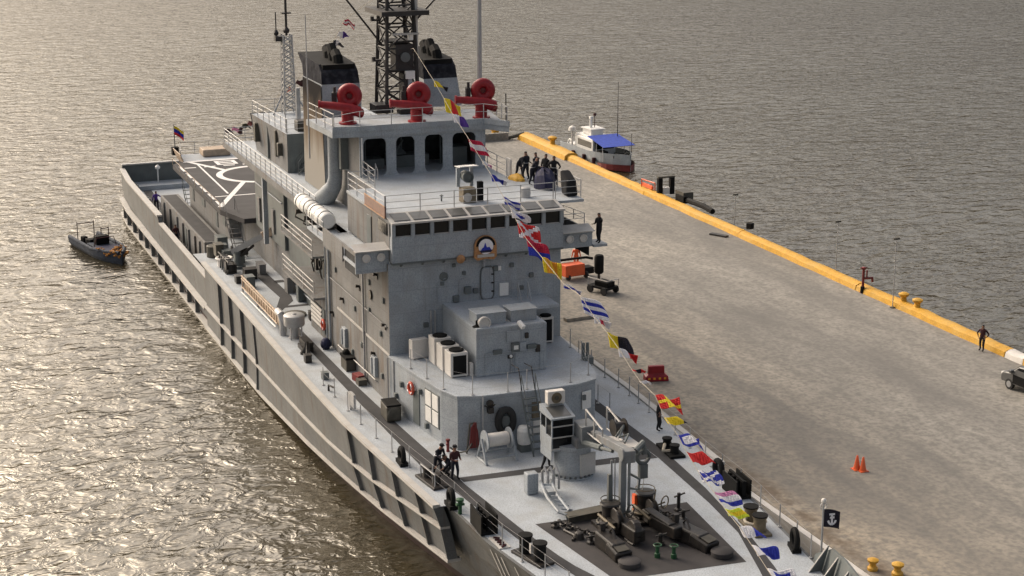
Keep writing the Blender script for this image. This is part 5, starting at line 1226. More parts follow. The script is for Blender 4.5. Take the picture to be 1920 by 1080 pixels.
# fire hydrant stand
t = thing('fire_hydrant', 'dark red hydrant post with side valves standing at the yellow kerb', 'hydrant', (-3.2, 35.9, PZ))
MB().lathe((0, 0, 0), [(.22, 0), (.22, .06), (.1, .08), (.1, 1.75), (.16, 1.8), (.16, 1.95), (.02, 2.0)], 10).build('post', 'darkred', t)
MB().cyl((0, 0, 1.1), (.1, .75, 1.1), .09).cyl((0, .3, 1.1), (0, .3, 1.7), .06).cyl((.1, .7, 1.1), (.1, .75, .8), .09).build('valve', 'darkred', t)
MB().tube([(0, -.3, 1.9), (0, .3, 1.9)], .04, 6).build('hand_wheel', 'darkred', t)
MB().lathe((.05, -.05, 0), [(.16, 0), (.16, .5), (.02, .52)], 8).build('stand', 'black', t)
# dark double frame (boat landing gate) at the kerb with a barrel and an orange box beside it
t = thing('landing_gate', 'black double framed ladder gate standing outside the kerb', 'gate', (-38.2, 37.2, PZ + .3))
t.scale = (.68, .68, .75)
for y in (-.9, .9): MB().box(-.3, .3, y - .32, y + .32, 0, 2.1).build('panel', 'black', t, bevel=.04)
MB().box(-.25, .25, -1.25, 1.25, 2.1, 2.3).build('top_beam', 'drum', t)
MB().box(-.2, .25, -.5, .5, .1, .9).build('notice', 'white', t)
simple(MB().tube([(-41.4, 36.3, 3.9), (-41.4, 36.3, 4.7), (-39.2, 36.6, 4.7), (-39.2, 36.6, 3.9)], .06, 6).box(-41.3, -39.3, 36.3, 36.5, 4.1, 4.4), 'orange_barrier', 'orange tube barrier on the kerb beside the black gate', 'barrier', 'orange')
m_ = MB(); m_.use('drum').box(-36.4, -34.8, 37.3, 38.3, 3.9, 4.6); m_.use('black').box(-36.0, -34.4, 37.1, 37.6, 3.7, 4.3).tube([(-34.4, 37.5, 4.0), (-31, 37.3, 4.2), (-29, 37.2, 4.1)], .25, 7)
simple(m_, 'mooring_hose', 'heap of black hose and an olive box outside the kerb', 'hose')
simple(MB().rbox((-23.0, 34.6, 3.58), (1.6, .5, .12), .5), 'timber_scrap', 'dark piece of timber lying against the foot of the kerb', 'timber', 'darksteel')
simple(MB().rbox((-21.5, 36.7, 4.5), (.5, .5, .5), .5), 'kerb_cleat', 'small black cleat on top of the yellow kerb', 'cleat', 'black', bevel=.05)
# thin poles
for x, y, hh, lb in ((-26.5, 38.0, 3.4, 'thin grey pole beyond the kerb, farthest of the three'), (-8.5, 36.9, 4.1, 'thin grey pole at the kerb, middle one of the three'), (1.0, 35.7, 5.0, 'thin grey lamp pole at the kerb beside the pair of bollards')):
    p = thing('thin_pole', lb, 'pole', (x, y, PZ if y < 37.5 else 2.6), 0, 'thin grey poles along the far kerb')
    MB().cyl((0, 0, 0), (0, 0, hh), .035, .03, 6).build('pole', 'steel', p)
    MB().box(-.05, .05, -.25, .25, hh, hh + .12).build('lamp', 'drum', p)
    MB().lathe((0, 0, 0), [(.2, 0), (.2, .06), (.06, .1)], 10).build('foot', 'drum', p)
# car at the right edge
t = thing('parked_car', 'silver car with dark windows cut off by the right edge, parked on the pier', 'car', (20.35, 33.0, PZ), R(3))
prof = [(-2.2, .35), (-2.25, .75), (-2.0, 1.0), (-1.35, 1.12), (-.7, 1.62), (.5, 1.72), (1.7, 1.66), (2.15, 1.15), (2.2, .4)]
MB().loft([[(x, y * (.93 if z > 1.2 else 1), z) for x, z in prof] for y in (-.88, .88)]).build('body', 'vanp', t, bevel=.10)
for sg in (-1, 1):
    MB().add([(-1.2, sg * .862, 1.14), (-.66, sg * .84, 1.56), (.1, sg * .84, 1.62), (.1, sg * .862, 1.08)], [(0, 1, 2, 3)]).build('side_window', 'glass', t)
    MB().add([(.2, sg * .862, 1.08), (.2, sg * .84, 1.63), (1.5, sg * .84, 1.6), (1.95, sg * .862, 1.15)], [(0, 1, 2, 3)]).build('side_window', 'glass', t)
    m_ = MB().box(-1.1, .12, sg * .885 - .012, sg * .885 + .012, .48, 1.04); m_.build('door_panel', 'black', t)
    MB().box(.2, 1.9, sg * .885 - .012, sg * .885 + .012, .48, 1.04).build('door_panel', 'black', t)
    MB().box(-1.35, -1.1, sg * .95 - .12, sg * .95 + .12, 1.1, 1.3).build('mirror', 'vanp', t, bevel=.04)
    MB().box(-2.27, -2.1, sg * .6 - .2, sg * .6 + .2, .72, .9).build('headlight', 'white', t, bevel=.03)
    for x in (-1.4, 1.4):
        w = MB().lathe((x, sg * .80 - .1, .33), [(.33, 0), (.34, .05), (.34, .17), (.33, .22)], 18, 'y').build('wheel', 'rubber', t, smooth=True)
        MB().lathe((x, sg * .80 - .115 if sg < 0 else sg * .8 + .1, .33), [(.2, 0), (.2, .03)], 14, 'y').build('rim', 'steel', w)
MB().add([(-1.36, -.74, 1.16), (-1.36, .74, 1.16), (-.74, .72, 1.62), (-.74, -.72, 1.62)], [(0, 1, 2, 3)]).build('windscreen', 'glass', t)
# utility cart and hose reel trailer beside the bridge
t = thing('light_cart', 'small black wheeled cart with a tall black light on its mast', 'cart', (-10.4, 18.2, PZ), .4)
t.scale = (.85, .85, .85)
MB().rbox((0, 0, .55), (2.3, 1.5, .2)).rbox((.2, 0, .85), (1.5, 1.0, .45)).build('chassis', 'black', t, bevel=.05)
MB().tube([(-1.1, -.7, .65), (-1.1, -.7, 1.3), (1.1, -.7, 1.3), (1.15, .7, 1.3), (1.15, .7, .7)], .05, 5).build('rail', 'offwhite', t)
for x in (-.8, .8):
    for y in (-.75, .75): MB().lathe((x, y - .1, .34), [(.32, 0), (.34, .05), (.34, .15), (.32, .2)], 14, 'y').build('wheel', 'rubber', t)
MB().cyl((-.5, 0, .7), (-.5, 0, 1.7), .12).build('mast', 'darksteel', t)
MB().lathe((-.5, 0, 1.6), [(.3, 0), (.42, .15), (.42, 1.5), (.32, 1.65), (.05, 1.7)], 14).build('lamp_head', 'black', t, smooth=True)
t = thing('equipment_trailer', 'orange equipment box with black rails standing on the pier beyond the ship', 'trailer', (-14.8, 18.0, PZ), .15)
MB().rbox((0, -.4, .75), (1.0, 1.7, .9)).build('box', 'orange', t, bevel=.05)
MB().tube([(-.6, -1.3, 1.4), (-.6, 1.2, 1.35), (-.2, 1.6, 1.3)], .1, 6).rbox((-.2, 1.0, .5), (.8, .9, .5)).build('frame', 'black', t)
for y in (-1, .6): MB().lathe((.3, y, .28), [(.27, 0), (.27, .15)], 12, 'y').build('wheel', 'rubber', t)
simple(MB().rbox((-4.6, 14.2, 3.62), (.5, 3.2, .2), .1), 'parking_block', 'low pale parking stop on the pier just right of the bridge front', 'kerb stop', 'concrete')
simple(MB().box(20, 45, 9.0, 9.34, 2.6, 3.45), 'fender_board', 'pale timber fender board along the near pier edge beside the bow', 'fender', 'offwhite')
simple(MB().quad((30.5, 18.5, 3.51), (31.6, 18.4, 3.51), (31.5, 18.6, 3.51)), 'paper_scrap', 'small white scrap of paper lying on the pier', 'paper', 'white') if False else None
# ------------------------------------------------------------------ boats
def boat_hull(L, B, H, key, deckkey, floor=.25, rim=.10, n=14, blunt=.55):
    """open hull along +X (bow); returns hull mesh builder"""
    m_ = MB(); outer, inner = [], []
    for i in range(n + 1):
        t = i / n; x = -L / 2 + L * t
        w = B / 2 * (1 - max(0, (t - blunt) / (1 - blunt)) ** 2.2) + .02
        zt = H * (1 + .25 * max(0, t - .5) * 2); zb = -.35 + .6 * max(0, t - .7)
        outer.append([(x, -w, zt), (x, -w * .96, zt * .4), (x, -w * .7, zb), (x, w * .7, zb), (x, w * .96, zt * .4), (x, w, zt), (x, max(w - rim, .01), zt), (x, max(w - rim, .01) * .95, floor), (x, -max(w - rim, .01) * .95, floor), (x, -max(w - rim, .01), zt)])
    k = 10
    for band in range(k):
        m_.use(deckkey if band in (6, 7, 8) else key)
        vs, fs = [], []
        for r_ in outer: vs += [r_[band], r_[(band + 1) % k]]
        for a in range(n): fs.append((2 * a, 2 * a + 1, 2 * a + 3, 2 * a + 2))
        m_.add(vs, fs)
    m_.use(key).add(outer[0], [tuple(range(k))])
    return m_
t = thing('patrol_boat', 'small white patrol boat with a blue canopy moored beyond the yellow kerb', 'boat', (-72.0, 46.2, 0), R(4))
t.scale = (.86, .86, .86)
boat_hull(15, 4.6, 1.8, 'grey', 'shade', .9).build('hull', None, t)
MB().loft([[(7.62 - .9 * i, s * (2.3 * (1 - max(0, (1 - i / 5)) ** 2.2) + .05), z) for s, z in ((-1, .75 + .2 * (1 - i / 5)), (-1, .1), (1, .1), (1, .75 + .2 * (1 - i / 5)))] for i in range(6)], False).build('bow_band', 'darkred', t)
MB().box(-4.5, .6, -1.7, 1.7, .9, 3.2).build('wheelhouse', 'white', t, bevel=.12)
MB().box(.61, .66, -1.4, 1.4, 1.9, 2.9).build('wheelhouse_window', 'glass', t)
for y in (-1.72, 1.69): MB().box(-3.6, .2, y, y + .03, 2.0, 2.8).build('side_window', 'glass', t)
MB().box(-4.6, -.6, -1.5, 1.5, 3.21, 3.35).box(-3.8, -1.4, -.9, .9, 3.35, 4.1).build('upper_cabin', 'white', t, bevel=.1)
MB().prism([(-3.9, -1.1), (-1.2, -1.1), (-1.2, 1.1), (-3.9, 1.1)], 4.1, 4.2).cyl((-2.6, -.3, 4.2), (-2.6, -.3, 5.4), .18).box(-2.8, -2.4, -.5, -.1, 5.4, 5.7).build('radar_mast', 'white', t)
MB().ball((-2.6, .25, 5.9), .22).cyl((-2.6, .25, 4.2), (-2.6, .25, 5.8), .05).build('mast_light', 'maroon', t)
MB().loft([[(.0, -2.2, 3.6), (.0, 2.2, 3.6), (.0, 2.2, 3.66), (.0, -2.2, 3.66)], [(4.6, -2.3, 2.85), (4.6, 2.3, 2.85), (4.6, 2.3, 2.9), (4.6, -2.3, 2.9)]]).build('canopy', 'awning', t)
m_ = MB()
for x, y in ((3.8, -2.0), (3.8, 2.0), (2.2, -2.05), (2.2, 2.05)): m_.cyl((x, y, .9), (x, y, 2.95), .05, n=5)
m_.build('canopy_pole', 'white', t)
MB().box(1.2, 2.4, -1.6, -.4, .9, 1.9).box(2.6, 3.6, .3, 1.6, .9, 1.7).box(3.9, 4.6, -1.0, .6, .9, 1.4).build('deck_gear', 'black', t, bevel=.06)
MB().torus((5.4, -.9, 1.75), .34, .1, 'x', 16, 6).torus((5.6, .5, 1.8), .34, .1, 'x', 16, 6).build('fender', 'drum', t)
m_ = MB(); m_.cyl((1.0, 1.7, 3.2), (1.0, 1.7, 10.6), .06, .03, 5); m_.build('whip_antenna', 'darksteel', t)
m_ = MB(); m_.cyl((4.4, 1.9, 1.6), (4.4, 1.9, 4.4), .05, .03, 5); m_.build('whip_antenna', 'darksteel', t)
MB().lathe((-4.6, -2.0, 3.6), [(.1, -2.3), (.1, 0), (.55, .05), (.45, .5), (.05, .7)], 12).build('deck_light', 'offwhite', t)
MB().torus((-5.4, -1.9, 1.9), .45, .12, 'y', 14, 6).box(-6.8, -5.0, -1.6, 1.6, .9, 1.7).build('life_rings', 'white', t)
for x in (-3.5, -.5, 2.2):
    MB().cyl((x, -2.42, .1), (x, -2.42, 1.2), .25).build('fender', 'maroon', t)
t = thing('patrol_skiff', 'low blue grey rigid boat with orange netting at its bow, lying off the stern', 'boat', (-50.0, -12.4, 0), R(12))
t.scale = (.86, .86, .86)
boat_hull(11.0, 3.4, .85, 'bluegrey', 'bluegrey', .35, .4).build('hull', None, t)
m_ = MB()
for sg in (-1, 1): m_.tube([(-5.5, sg * 1.55, .92), (1.2, sg * 1.6, .96), (3.6, sg * 1.0, 1.08), (5.2, sg * .2, 1.15)], .18, 8)
m_.build('sponson_tube', 'bluegrey', t, smooth=True)
MB().box(-1.4, .7, -1.15, 1.15, .38, 1.0).build('engine_box', 'bluegrey', t, bevel=.06)
MB().add([(.8, -1.3, 1.05), (.8, 1.3, 1.05), (2.9, 1.0, 1.0), (2.9, -1.0, 1.0), (.8, -1.3, .5), (.8, 1.3, .5), (2.9, 1.0, .6), (2.9, -1.0, .6)], [(0, 1, 2, 3), (4, 5, 6, 7), (0, 1, 5, 4), (1, 2, 6, 5), (2, 3, 7, 6), (3, 0, 4, 7)]).build('fore_deck', 'tarp', t, bevel=.04)
MB().box(-.6, .2, -.7, .7, 1.0, 1.9).build('console', 'black', t, bevel=.06); MB().box(-2.6, -2.0, -.9, .9, .4, 1.2).build('bench', 'black', t, bevel=.06)
m_ = MB()
for x, y in ((-4.8, -.9), (-4.8, .9), (-1.0, 1.1), (-1.0, .3)): m_.cyl((x, y, .5), (x, y, 2.5), .05, n=5)
m_.tube([(-4.8, -.9, 2.3), (-4.8, .9, 2.3)], .05, 5).tube([(-1.0, 1.1, 2.4), (-1.0, .3, 2.4)], .05, 5)
m_.tube([(.8, -1.2, 1.0), (.9, -.9, 1.9), (.9, .9, 1.9), (.8, 1.2, 1.0)], .05, 5).build('roll_bar', 'maroon', t)
nm = MB()
rr = random.Random(4)
for i in range(150):
    x_ = rr.uniform(2.4, 5.3); y_ = rr.uniform(-1, 1) * max(.25, 1.6 - .3 * (x_ - 2.4)); z_ = 1.0 + .22 * math.sin(2.1 * x_ + 3 * y_) + rr.uniform(-.12, .12)
    nm.ball((x_, y_, z_), rr.uniform(.05, .16), 5, rr.uniform(.8, 1.8), rr.uniform(.8, 1.6), .7)
nm.build('netting', 'net', t)
for i, (x, y) in enumerate(((-3.4, -.7), (-1.8, -.6))): MB().rbox((x, y, .85), (.7, .5, .8), .2).build('seat', 'black', t, bevel=.08)
# rigid raft near the waterline is the ship's reflection only: nothing else floats here
# ------------------------------------------------------------------ signal flags on the dressing lines
def flag_mesh(name, design, w, hh, hoist, fly, seed, nx=12, ny=10, wave=.15, taper=0.0, parent=None):
    rr = random.Random(seed); ph, fq = rr.uniform(0, 6), rr.uniform(5, 8)
    hoist, fly = Vector(hoist).normalized(), Vector(fly).normalized(); nrm = hoist.cross(fly).normalized()
    m_ = MB(); P = []
    for j in range(ny + 1):
        for i in range(nx + 1):
            u, v = i / nx, j / ny
            vv = .5 + (v - .5) * (1 - taper * u)
            p = fly * (u * w) + hoist * ((vv - 1) * hh) + nrm * (wave * w * (.25 + u) * math.sin(fq * u + ph + 2.2 * v)) + Vector((0, 0, -.16 * w * u * u)) 
            P.append(p)
    for j in range(ny):
        for i in range(nx):
            m_.use(design((i + .5) / nx, (j + .5) / ny)); k = j * (nx + 1) + i
            m_.add([P[k], P[k + 1], P[k + nx + 2], P[k + nx + 1]], [(0, 1, 2, 3)])
    o = m_.build(name, None, parent)
    sd = o.modifiers.new('thick', 'SOLIDIFY'); sd.thickness = .012
    for p in o.data.polygons: p.use_smooth = True
    return o
D = {
 'plain': lambda a: (lambda u, v: a),
 'halves_v': lambda a, b: (lambda u, v: a if u < .5 else b),
 'halves_h': lambda a, b: (lambda u, v: a if v > .5 else b),
 'tip': lambda a, b, t=.65: (lambda u, v: a if u < t else b),
 'cross': lambda a, b: (lambda u, v: b if abs(u - .5) < .13 or abs(v - .5) < .13 else a),
 'saltire': lambda a, b: (lambda u, v: b if abs(u - v) < .13 or abs(u + v - 1) < .13 else a),
 'stripes_h': lambda a, b, n=5: (lambda u, v: a if int(v * n) % 2 == 0 else b),
 'stripes_v': lambda a, b, n=5: (lambda u, v: a if int(u * n) % 2 == 0 else b),
 'disc': lambda a, b: (lambda u, v: b if (u - .5) ** 2 + (v - .5) ** 2 < .06 else a),
 'border': lambda a, b: (lambda u, v: b if min(u, v, 1 - u, 1 - v) > .2 else a),
 'tri': lambda a, b, c: (lambda u, v: a if v > .66 else (b if v > .33 else c)),
}
GF = 'signal flags on the dressing lines'
def sig(x, z, y, label, design, s=1.0, hs=1.0, taper=0.0, fly=(.02, 1.0, -.12), hoist=(-.8, 0, .45), seed=0):
    o = flag_mesh('signal_flag', design, s * .95, s * hs * .62, hoist, fly, seed or int(x * 13) % 97, taper=taper)
    o.location = (x, y, z); tag(o, label, 'signal flag', GF)
    return o
W_, B_l, R_d, Y_l, K_ = 'fwhite', 'fblue', 'fred', 'fyellow', 'fblack'
F = [
 (3.4, 22.0, 'small yellow pennant with a dark tip, uppermost flag right of the mast', D['tip'](Y_l, K_), .8, .55, .5),
 (5.2, 21.2, 'red flag with a yellow edge and middle, second below the mast', D['stripes_v'](Y_l, R_d, 3), 1.0, 1.0, 0),
 (6.7, 20.5, 'white and violet hanging flag in front of the port funnel base', D['halves_v'](W_, 'fpurple'), .8, .8, 0),
 (9.4, 19.5, 'crimson and white flag hanging before the fourth tall opening', D['stripes_h']('fcrimson', W_, 3), 1.1, .8, 0),
 (11.6, 18.6, 'short white and pink pennant just right of the tall openings', D['halves_v'](W_, 'fpink'), .55, .5, .3),
 (13.0, 18.1, 'dark blue drooping pennant with a white foot over the bridge roof', D['tip'](B_l, W_, .8), .8, .6, .6),
 (14.9, 17.2, 'narrow blue and white flag above the roof windows of the bridge', D['stripes_h'](B_l, W_, 3), .85, .6, .3),
 (15.9, 16.8, 'white pennant with a dark blue dot crossing the roof windows', D['disc'](W_, B_l), 1.0, .7, .55),
 (16.8, 16.3, 'red flag with a white saltire in front of the bridge windows', D['saltire'](R_d, W_), 1.15, 1.0, 0),
 (18.2, 15.6, 'flag halved crimson and violet blue just below the bridge windows', D['halves_h']('fcrimson', 'fblue'), 1.1, 1.0, 0),
 (20.4, 15.1, 'amber and yellow vertically striped flag below the bridge at its port corner', D['stripes_v']('fyellow', 'forange', 5), .95, 1.0, 0),
 (23.3, 14.4, 'thin blue and white streamer just right of the main deckhouse', D['stripes_h'](B_l, W_, 2), .9, .3, .4),
 (25.5, 14.3, 'white flag with slanting blue stripes over the pier, below the black cart', D['stripes_h'](W_, B_l, 5), 1.15, .9, 0),
 (27.0, 13.7, 'small white and crimson pennant, first below the blue striped flag', D['stripes_v'](W_, 'fcrimson', 3), .8, .55, .3),
 (28.6, 13.3, 'flag halved yellow and black over the pier', D['halves_v'](Y_l, K_), 1.1, .8, 0),
 (29.9, 12.9, 'white and red swallowtail flag just below the yellow and black one', D['halves_v'](W_, R_d), .9, .55, .2),
 (31.4, 12.3, 'narrow red and black streamer left of the red pier barrier', D['stripes_v'](R_d, K_, 3), .7, .4, .3),
 (32.3, 12.0, 'small furled white flag between the narrow streamer and the red cross flag', D['plain'](W_), .6, .35, .3),
 (33.9, 11.8, 'large red flag with a yellow cross below the red pier barrier', D['cross'](R_d, Y_l), 1.25, 1.0, 0),
 (34.9, 11.1, 'yellow flag with a dark tail just below the red and yellow cross flag', D['tip'](Y_l, K_, .8), 1.0, .7, .3),
 (36.2, 10.7, 'blue flag with a white centre over the port deck edge', D['border'](B_l, W_), 1.15, .9, 0),
 (37.1, 10.2, 'plain red swallowtail flag over the port deck edge', D['plain'](R_d), 1.2, .9, .2),
 (38.2, 9.7, 'dark blue flag with a white saltire over the port walkway', D['saltire'](B_l, W_), 1.05, 1.0, 0),
 (39.7, 9.3, 'pink, white and blue striped flag over the port walkway', D['tri']('fpink', W_, B_l), 1.15, .9, 0),
 (40.7, 8.9, 'lime yellow flag with a pale band over the port walkway', D['stripes_h']('flime', 'fyellow', 3), 1.0, .7, 0),
 (42.0, 8.6, 'flag halved white and blue with a pointed end near the bow', D['halves_v'](W_, B_l), 1.15, .8, .3),
 (43.1, 8.2, 'deep blue swallowtail flag with a white hoist close to the bow', D['tip'](W_, B_l, .3), 1.15, .8, .2),
 (44.4, 7.7, 'blue flag with a broad white border at the bottom edge of the photo', D['border'](W_, B_l), 1.2, 1.0, 0),
]
for i, (x, z, lb, dz, s, hs, tp) in enumerate(F):
    if x < 31: sig(x, z, .5, lb, dz, s * 1.15, hs * 1.2, tp, hoist=(-.5, 0, .85), fly=(.1, .95, -.3), seed=i + 3)
    else: sig(x, z, .5, lb, dz, s, hs, tp, seed=i + 3)
FA = [
 (-15.6, 23.7, 'crimson and white furled flag, uppermost left of the mast', D['stripes_h']('fcrimson', W_, 3), .9),
 (-17.2, 22.7, 'blue and white flag, second left of the mast', D['halves_v'](W_, 'fpurple'), .9),
 (-18.6, 21.9, 'black and white flag just above the starboard funnel', D['stripes_v'](K_, W_, 3), .9),
 (-20.2, 21.2, 'red flag touching the top of the starboard funnel', D['plain']('fcrimson'), 1.0),
 (-26.3, 18.7, 'violet and yellow flag left of the starboard funnel', D['halves_v'](Y_l, 'fpurple'), 1.1),
 (-29.4, 17.6, 'dull red flag between the aft mast and the funnel', D['plain']('maroon'), 1.0),
 (-32.2, 16.6, 'orange red flag just right of the aft lattice mast', D['halves_v']('orange', 'fred'), 1.1),
 (-47.0, 11.6, 'dark red and white flag over the after walkway', D['stripes_v']('darkred', W_, 3), 1.2),
 (-49.5, 10.9, 'small dark green flag above the after railing', D['plain']('olive'), .9),
 (-53.5, 10.0, 'dull pink and maroon flag above the after railing', D['halves_v']('fpink', 'maroon'), 1.2),
 (-57.0, 9.2, 'small maroon flag farthest aft on the line', D['plain']('maroon'), .9),
]
for i, (x, z, lb, dz, s) in enumerate(FA): sig(x, z, .5, lb, dz, s * 1.25, .9, .15, fly=(-.5, .8, -.2), hoist=(.75, 0, .6), seed=40 + i)
def line_obj(pts, label, r=.015): return tag(MB().tube(pts, r, 5).build('dressing_line', 'rope'), label, 'rope', 'dressing lines carrying the flags')
line_obj([(-5.2, 1.9, 22.8), (-1, .7, 23.4)] + [(x, .5, z) for x, z, *_ in F] + [(48, .3, 6.6), (51.5, 0, 6.2)], 'rope from the mast down to the bow carrying the forward signal flags')
line_obj([(-7.0, 1.0, 26.5)] + [(x, .5, z) for x, z, *_ in FA] + [(-61, .5, 8.0), (-65.5, .5, 4.9)], 'rope from the mast down to the stern carrying the after signal flags')
# ensign at the stern and jack at the bow
t = thing('stern_ensign', 'yellow, blue and red ensign drooping from a staff at the after helicopter deck corner', 'flag', (-53.0, -5.0, 7.86))
MB().cyl((0, 0, 0), (0, 0, 2.7), .05, .04, 7).build('staff', 'shade', t)
flag_mesh('flag', D['tri']('fyellow', 'fblue', 'fred'), .95, .8, (0, 0, 1), (.25, .9, -.5), 5, parent=t).location = (0, 0, 2.65)
MB().box(-.3, .3, -.3, .3, 0, .7).build('staff_locker', 'black', t)
t = thing('bow_jack', 'small black flag with a white anchor emblem on a short staff at the port bow', 'flag', (39.35, 6.25, 5.02))
MB().cyl((0, 0, 0), (0, 0, 2.75), .05, .045, 8).build('staff', 'steel', t)
MB().ball((0, 0, 2.85), .12).torus((0, 0, 2.6), .16, .03, 'x', 12, 5).build('staff_truck', 'offwhite', t)
FLY = Vector((.10, .98, -.10)).normalized(); UP = Vector((0, 0, 1)); NRM = UP.cross(FLY)
fo = flag_mesh('flag', D['plain'](K_), .8, .85, UP, FLY, 9, parent=t, wave=.02); fo.location = (0, .03, 2.45)
em = MB(); ES = .86
def stroke(u0, v0, u1, v1, w=.05):
    a, b_ = FLY * u0 * ES + UP * v0 * ES, FLY * u1 * ES + UP * v1 * ES; d = (b_ - a).normalized(); s = d.cross(NRM) * w
    for o in (.05, -.05): em.add([a - s + NRM * o, b_ - s + NRM * o, b_ + s + NRM * o, a + s + NRM * o], [(0, 1, 2, 3)])
for st_ in ((.45, -.2, .47, -.75), (.3, -.24, .62, -.22), (.34, -.42, .6, -.40), (.24, -.58, .32, -.74), (.32, -.74, .47, -.80), (.47, -.80, .62, -.72), (.62, -.72, .68, -.56)): stroke(*st_)
eo = em.build('emblem', 'fwhite', t); eo.location = (0, .03, 2.41)
# ------------------------------------------------------------------ people
def person_mesh(pose, top, bottom, hair):
    lean = pose.get('lean', 0.0); cr = pose.get('crouch', 0.0); st_ = pose.get('stride', .06)
    V, Rr, E_, K = [], [], [], []
    def v(p, r): V.append(Vector(p)); Rr.append(r); return len(V) - 1
    def e(a, b_, k): E_.append((a, b_)); K.append(k)
    hz = .93 - .42 * cr
    back = -.18 * cr
    pel = v((back, 0, hz), (.15, .12))
    def up(dz, dx=0): return (back + math.sin(lean) * dz + dx, hz + math.cos(lean) * dz)
    x, z = up(.22); wa = v((x, 0, z), (.145, .11)); e(pel, wa, top)
    x, z = up(.44); ch = v((x, 0, z), (.18, .125)); e(wa, ch, top)
    x, z = up(.56); nk = v((x, 0, z), (.065, .065)); e(ch, nk, top)
    x, z = up(.64, .02); h0 = v((x, 0, z), (.082, .09)); e(nk, h0, 'skin')
    x, z = up(.74, .03); h1 = v((x, 0, z), (.085, .10)); e(h0, h1, 'skin')
    x, z = up(.81, .01); h2 = v((x, 0, z), (.055, .06)); e(h1, h2, hair)
    hands = []
    for s in (-1, 1):
        hip = v((back, s * .10, hz - .06), (.105, .105)); e(pel, hip, bottom)
        fx = s * st_
        kn = v((back + .06 + fx * .6 + .32 * cr, s * .115, hz * .53 + .02 * cr), (.075, .075)); e(hip, kn, bottom)
        an = v((fx + back * .6, s * .12, .10), (.05, .05)); e(kn, an, bottom)
        to = v((fx + back * .6 + .17, s * .14, .045), (.042, .042)); e(an, to, 'black')
        sx, sz = up(.43); sh = v((sx, s * .20, sz), (.075, .075)); e(ch, sh, top)
        arm = pose['arms'][0 if s < 0 else 1]
        el_off, wr_off = {'down': ((-.02, .07, -.28), (.08, .05, -.24)), 'front': ((.05, .05, -.27), (.24, -.10, .02)), 'up': ((.2, .05, .0), (.06, -.04, .25)),
                          'hip': ((-.06, .17, -.22), (.10, -.11, -.18)), 'reach': ((.18, .04, -.2), (.25, -.03, -.08)), 'side': ((.02, .2, -.18), (.1, .15, .05))}[arm]
        el = v((sx + el_off[0], s * (.20 + el_off[1]), sz + el_off[2]), (.05, .05)); e(sh, el, top)
        wp = V[el] + Vector((wr_off[0], s * wr_off[1], wr_off[2]))
        wr = v(wp, (.034, .034)); e(el, wr, top)
        dr_ = (wp - V[el]).normalized(); hd = v(wp + dr_ * .09, (.036, .03)); e(wr, hd, 'skin')
        hands.append((wp + dr_ * .07, dr_, s))
    me = bpy.data.meshes.new('skeleton'); me.from_pydata(V, E_, []); ob = bpy.data.objects.new('skeleton', me); COL.objects.link(ob)
    md = ob.modifiers.new('skin', 'SKIN'); md.use_smooth_shade = True
    for i, sv in enumerate(me.skin_vertices[0].data): sv.radius = Rr[i]; sv.use_root = (i == 0)
    ob.modifiers.new('sub', 'SUBSURF').levels = 1
    ob.modifiers['sub'].render_levels = 1
    dg_ = bpy.context.evaluated_depsgraph_get(); ev = ob.evaluated_get(dg_); m2 = bpy.data.meshes.new_from_object(ev)
    verts = [tuple(q.co) for q in m2.vertices]; faces = [tuple(p.vertices) for p in m2.polygons]
    bpy.data.objects.remove(ob); bpy.data.meshes.remove(me); bpy.data.meshes.remove(m2)
    m_ = MB(); m_.v = verts
    for f_ in faces:
        c = sum((Vector(verts[i]) for i in f_), Vector()) / len(f_); best = (9, 0)
        for (a, b_), k in zip(E_, K):
            A_, d = V[a], V[b_] - V[a]; t_ = max(0, min(1, (c - A_).dot(d) / d.length_squared)); dist = (c - A_ - d * t_).length
            if dist < best[0]: best = (dist, k)
        m_.use(best[1]); m_.f.append(f_); m_.mi.append(m_.cur)
    m_.use('skin')
    for wp, d, s in hands:                         # five fingers, curled a little, the thumb on the inner side
        side = d.cross(Vector((0, 0, 1)));  side = side.normalized() if side.length > .1 else Vector((1, 0, 0)); nrm = side.cross(d)
        for i, L in enumerate((.07, .08, .085, .07)):
            b_ = wp + d * .06 + side * (.026 - .017 * i); m_.tube([b_, b_ + d * L * .6 + nrm * .008, b_ + d * L + nrm * .03], [.009, .008, .006], 5)
        m_.tube([wp + side * .03 * s, wp + side * .055 * s + d * .04, wp + side * .05 * s + d * .075], [.011, .010, .007], 5)
    m_.ball(V[h1] + Vector((.10, 0, -.02)), .017, 6)   # nose
    for s in (-1, 1): m_.ball(V[h1] + Vector((0, s * .088, -.02)), .02, 6, .5, .4, 1)
    m_.use('black')
    for s in (-1, 1): m_.ball(V[h1] + Vector((.085, s * .033, .012)), .011, 6)
    return m_, V[h1]
POSES = {
 'stand': dict(arms=('down', 'down')), 'talk': dict(arms=('front', 'down'), stride=.1), 'phone': dict(arms=('front', 'up')), 'work': dict(arms=('reach', 'reach'), lean=.75, stride=.15),
 'bend': dict(arms=('reach', 'front'), lean=.45, stride=.12), 'crouch': dict(arms=('reach', 'reach'), lean=.55, crouch=1.0), 'hips': dict(arms=('hip', 'hip')), 'folded': dict(arms=('front', 'front')), 'walk': dict(arms=('side', 'down'), stride=.22),
}
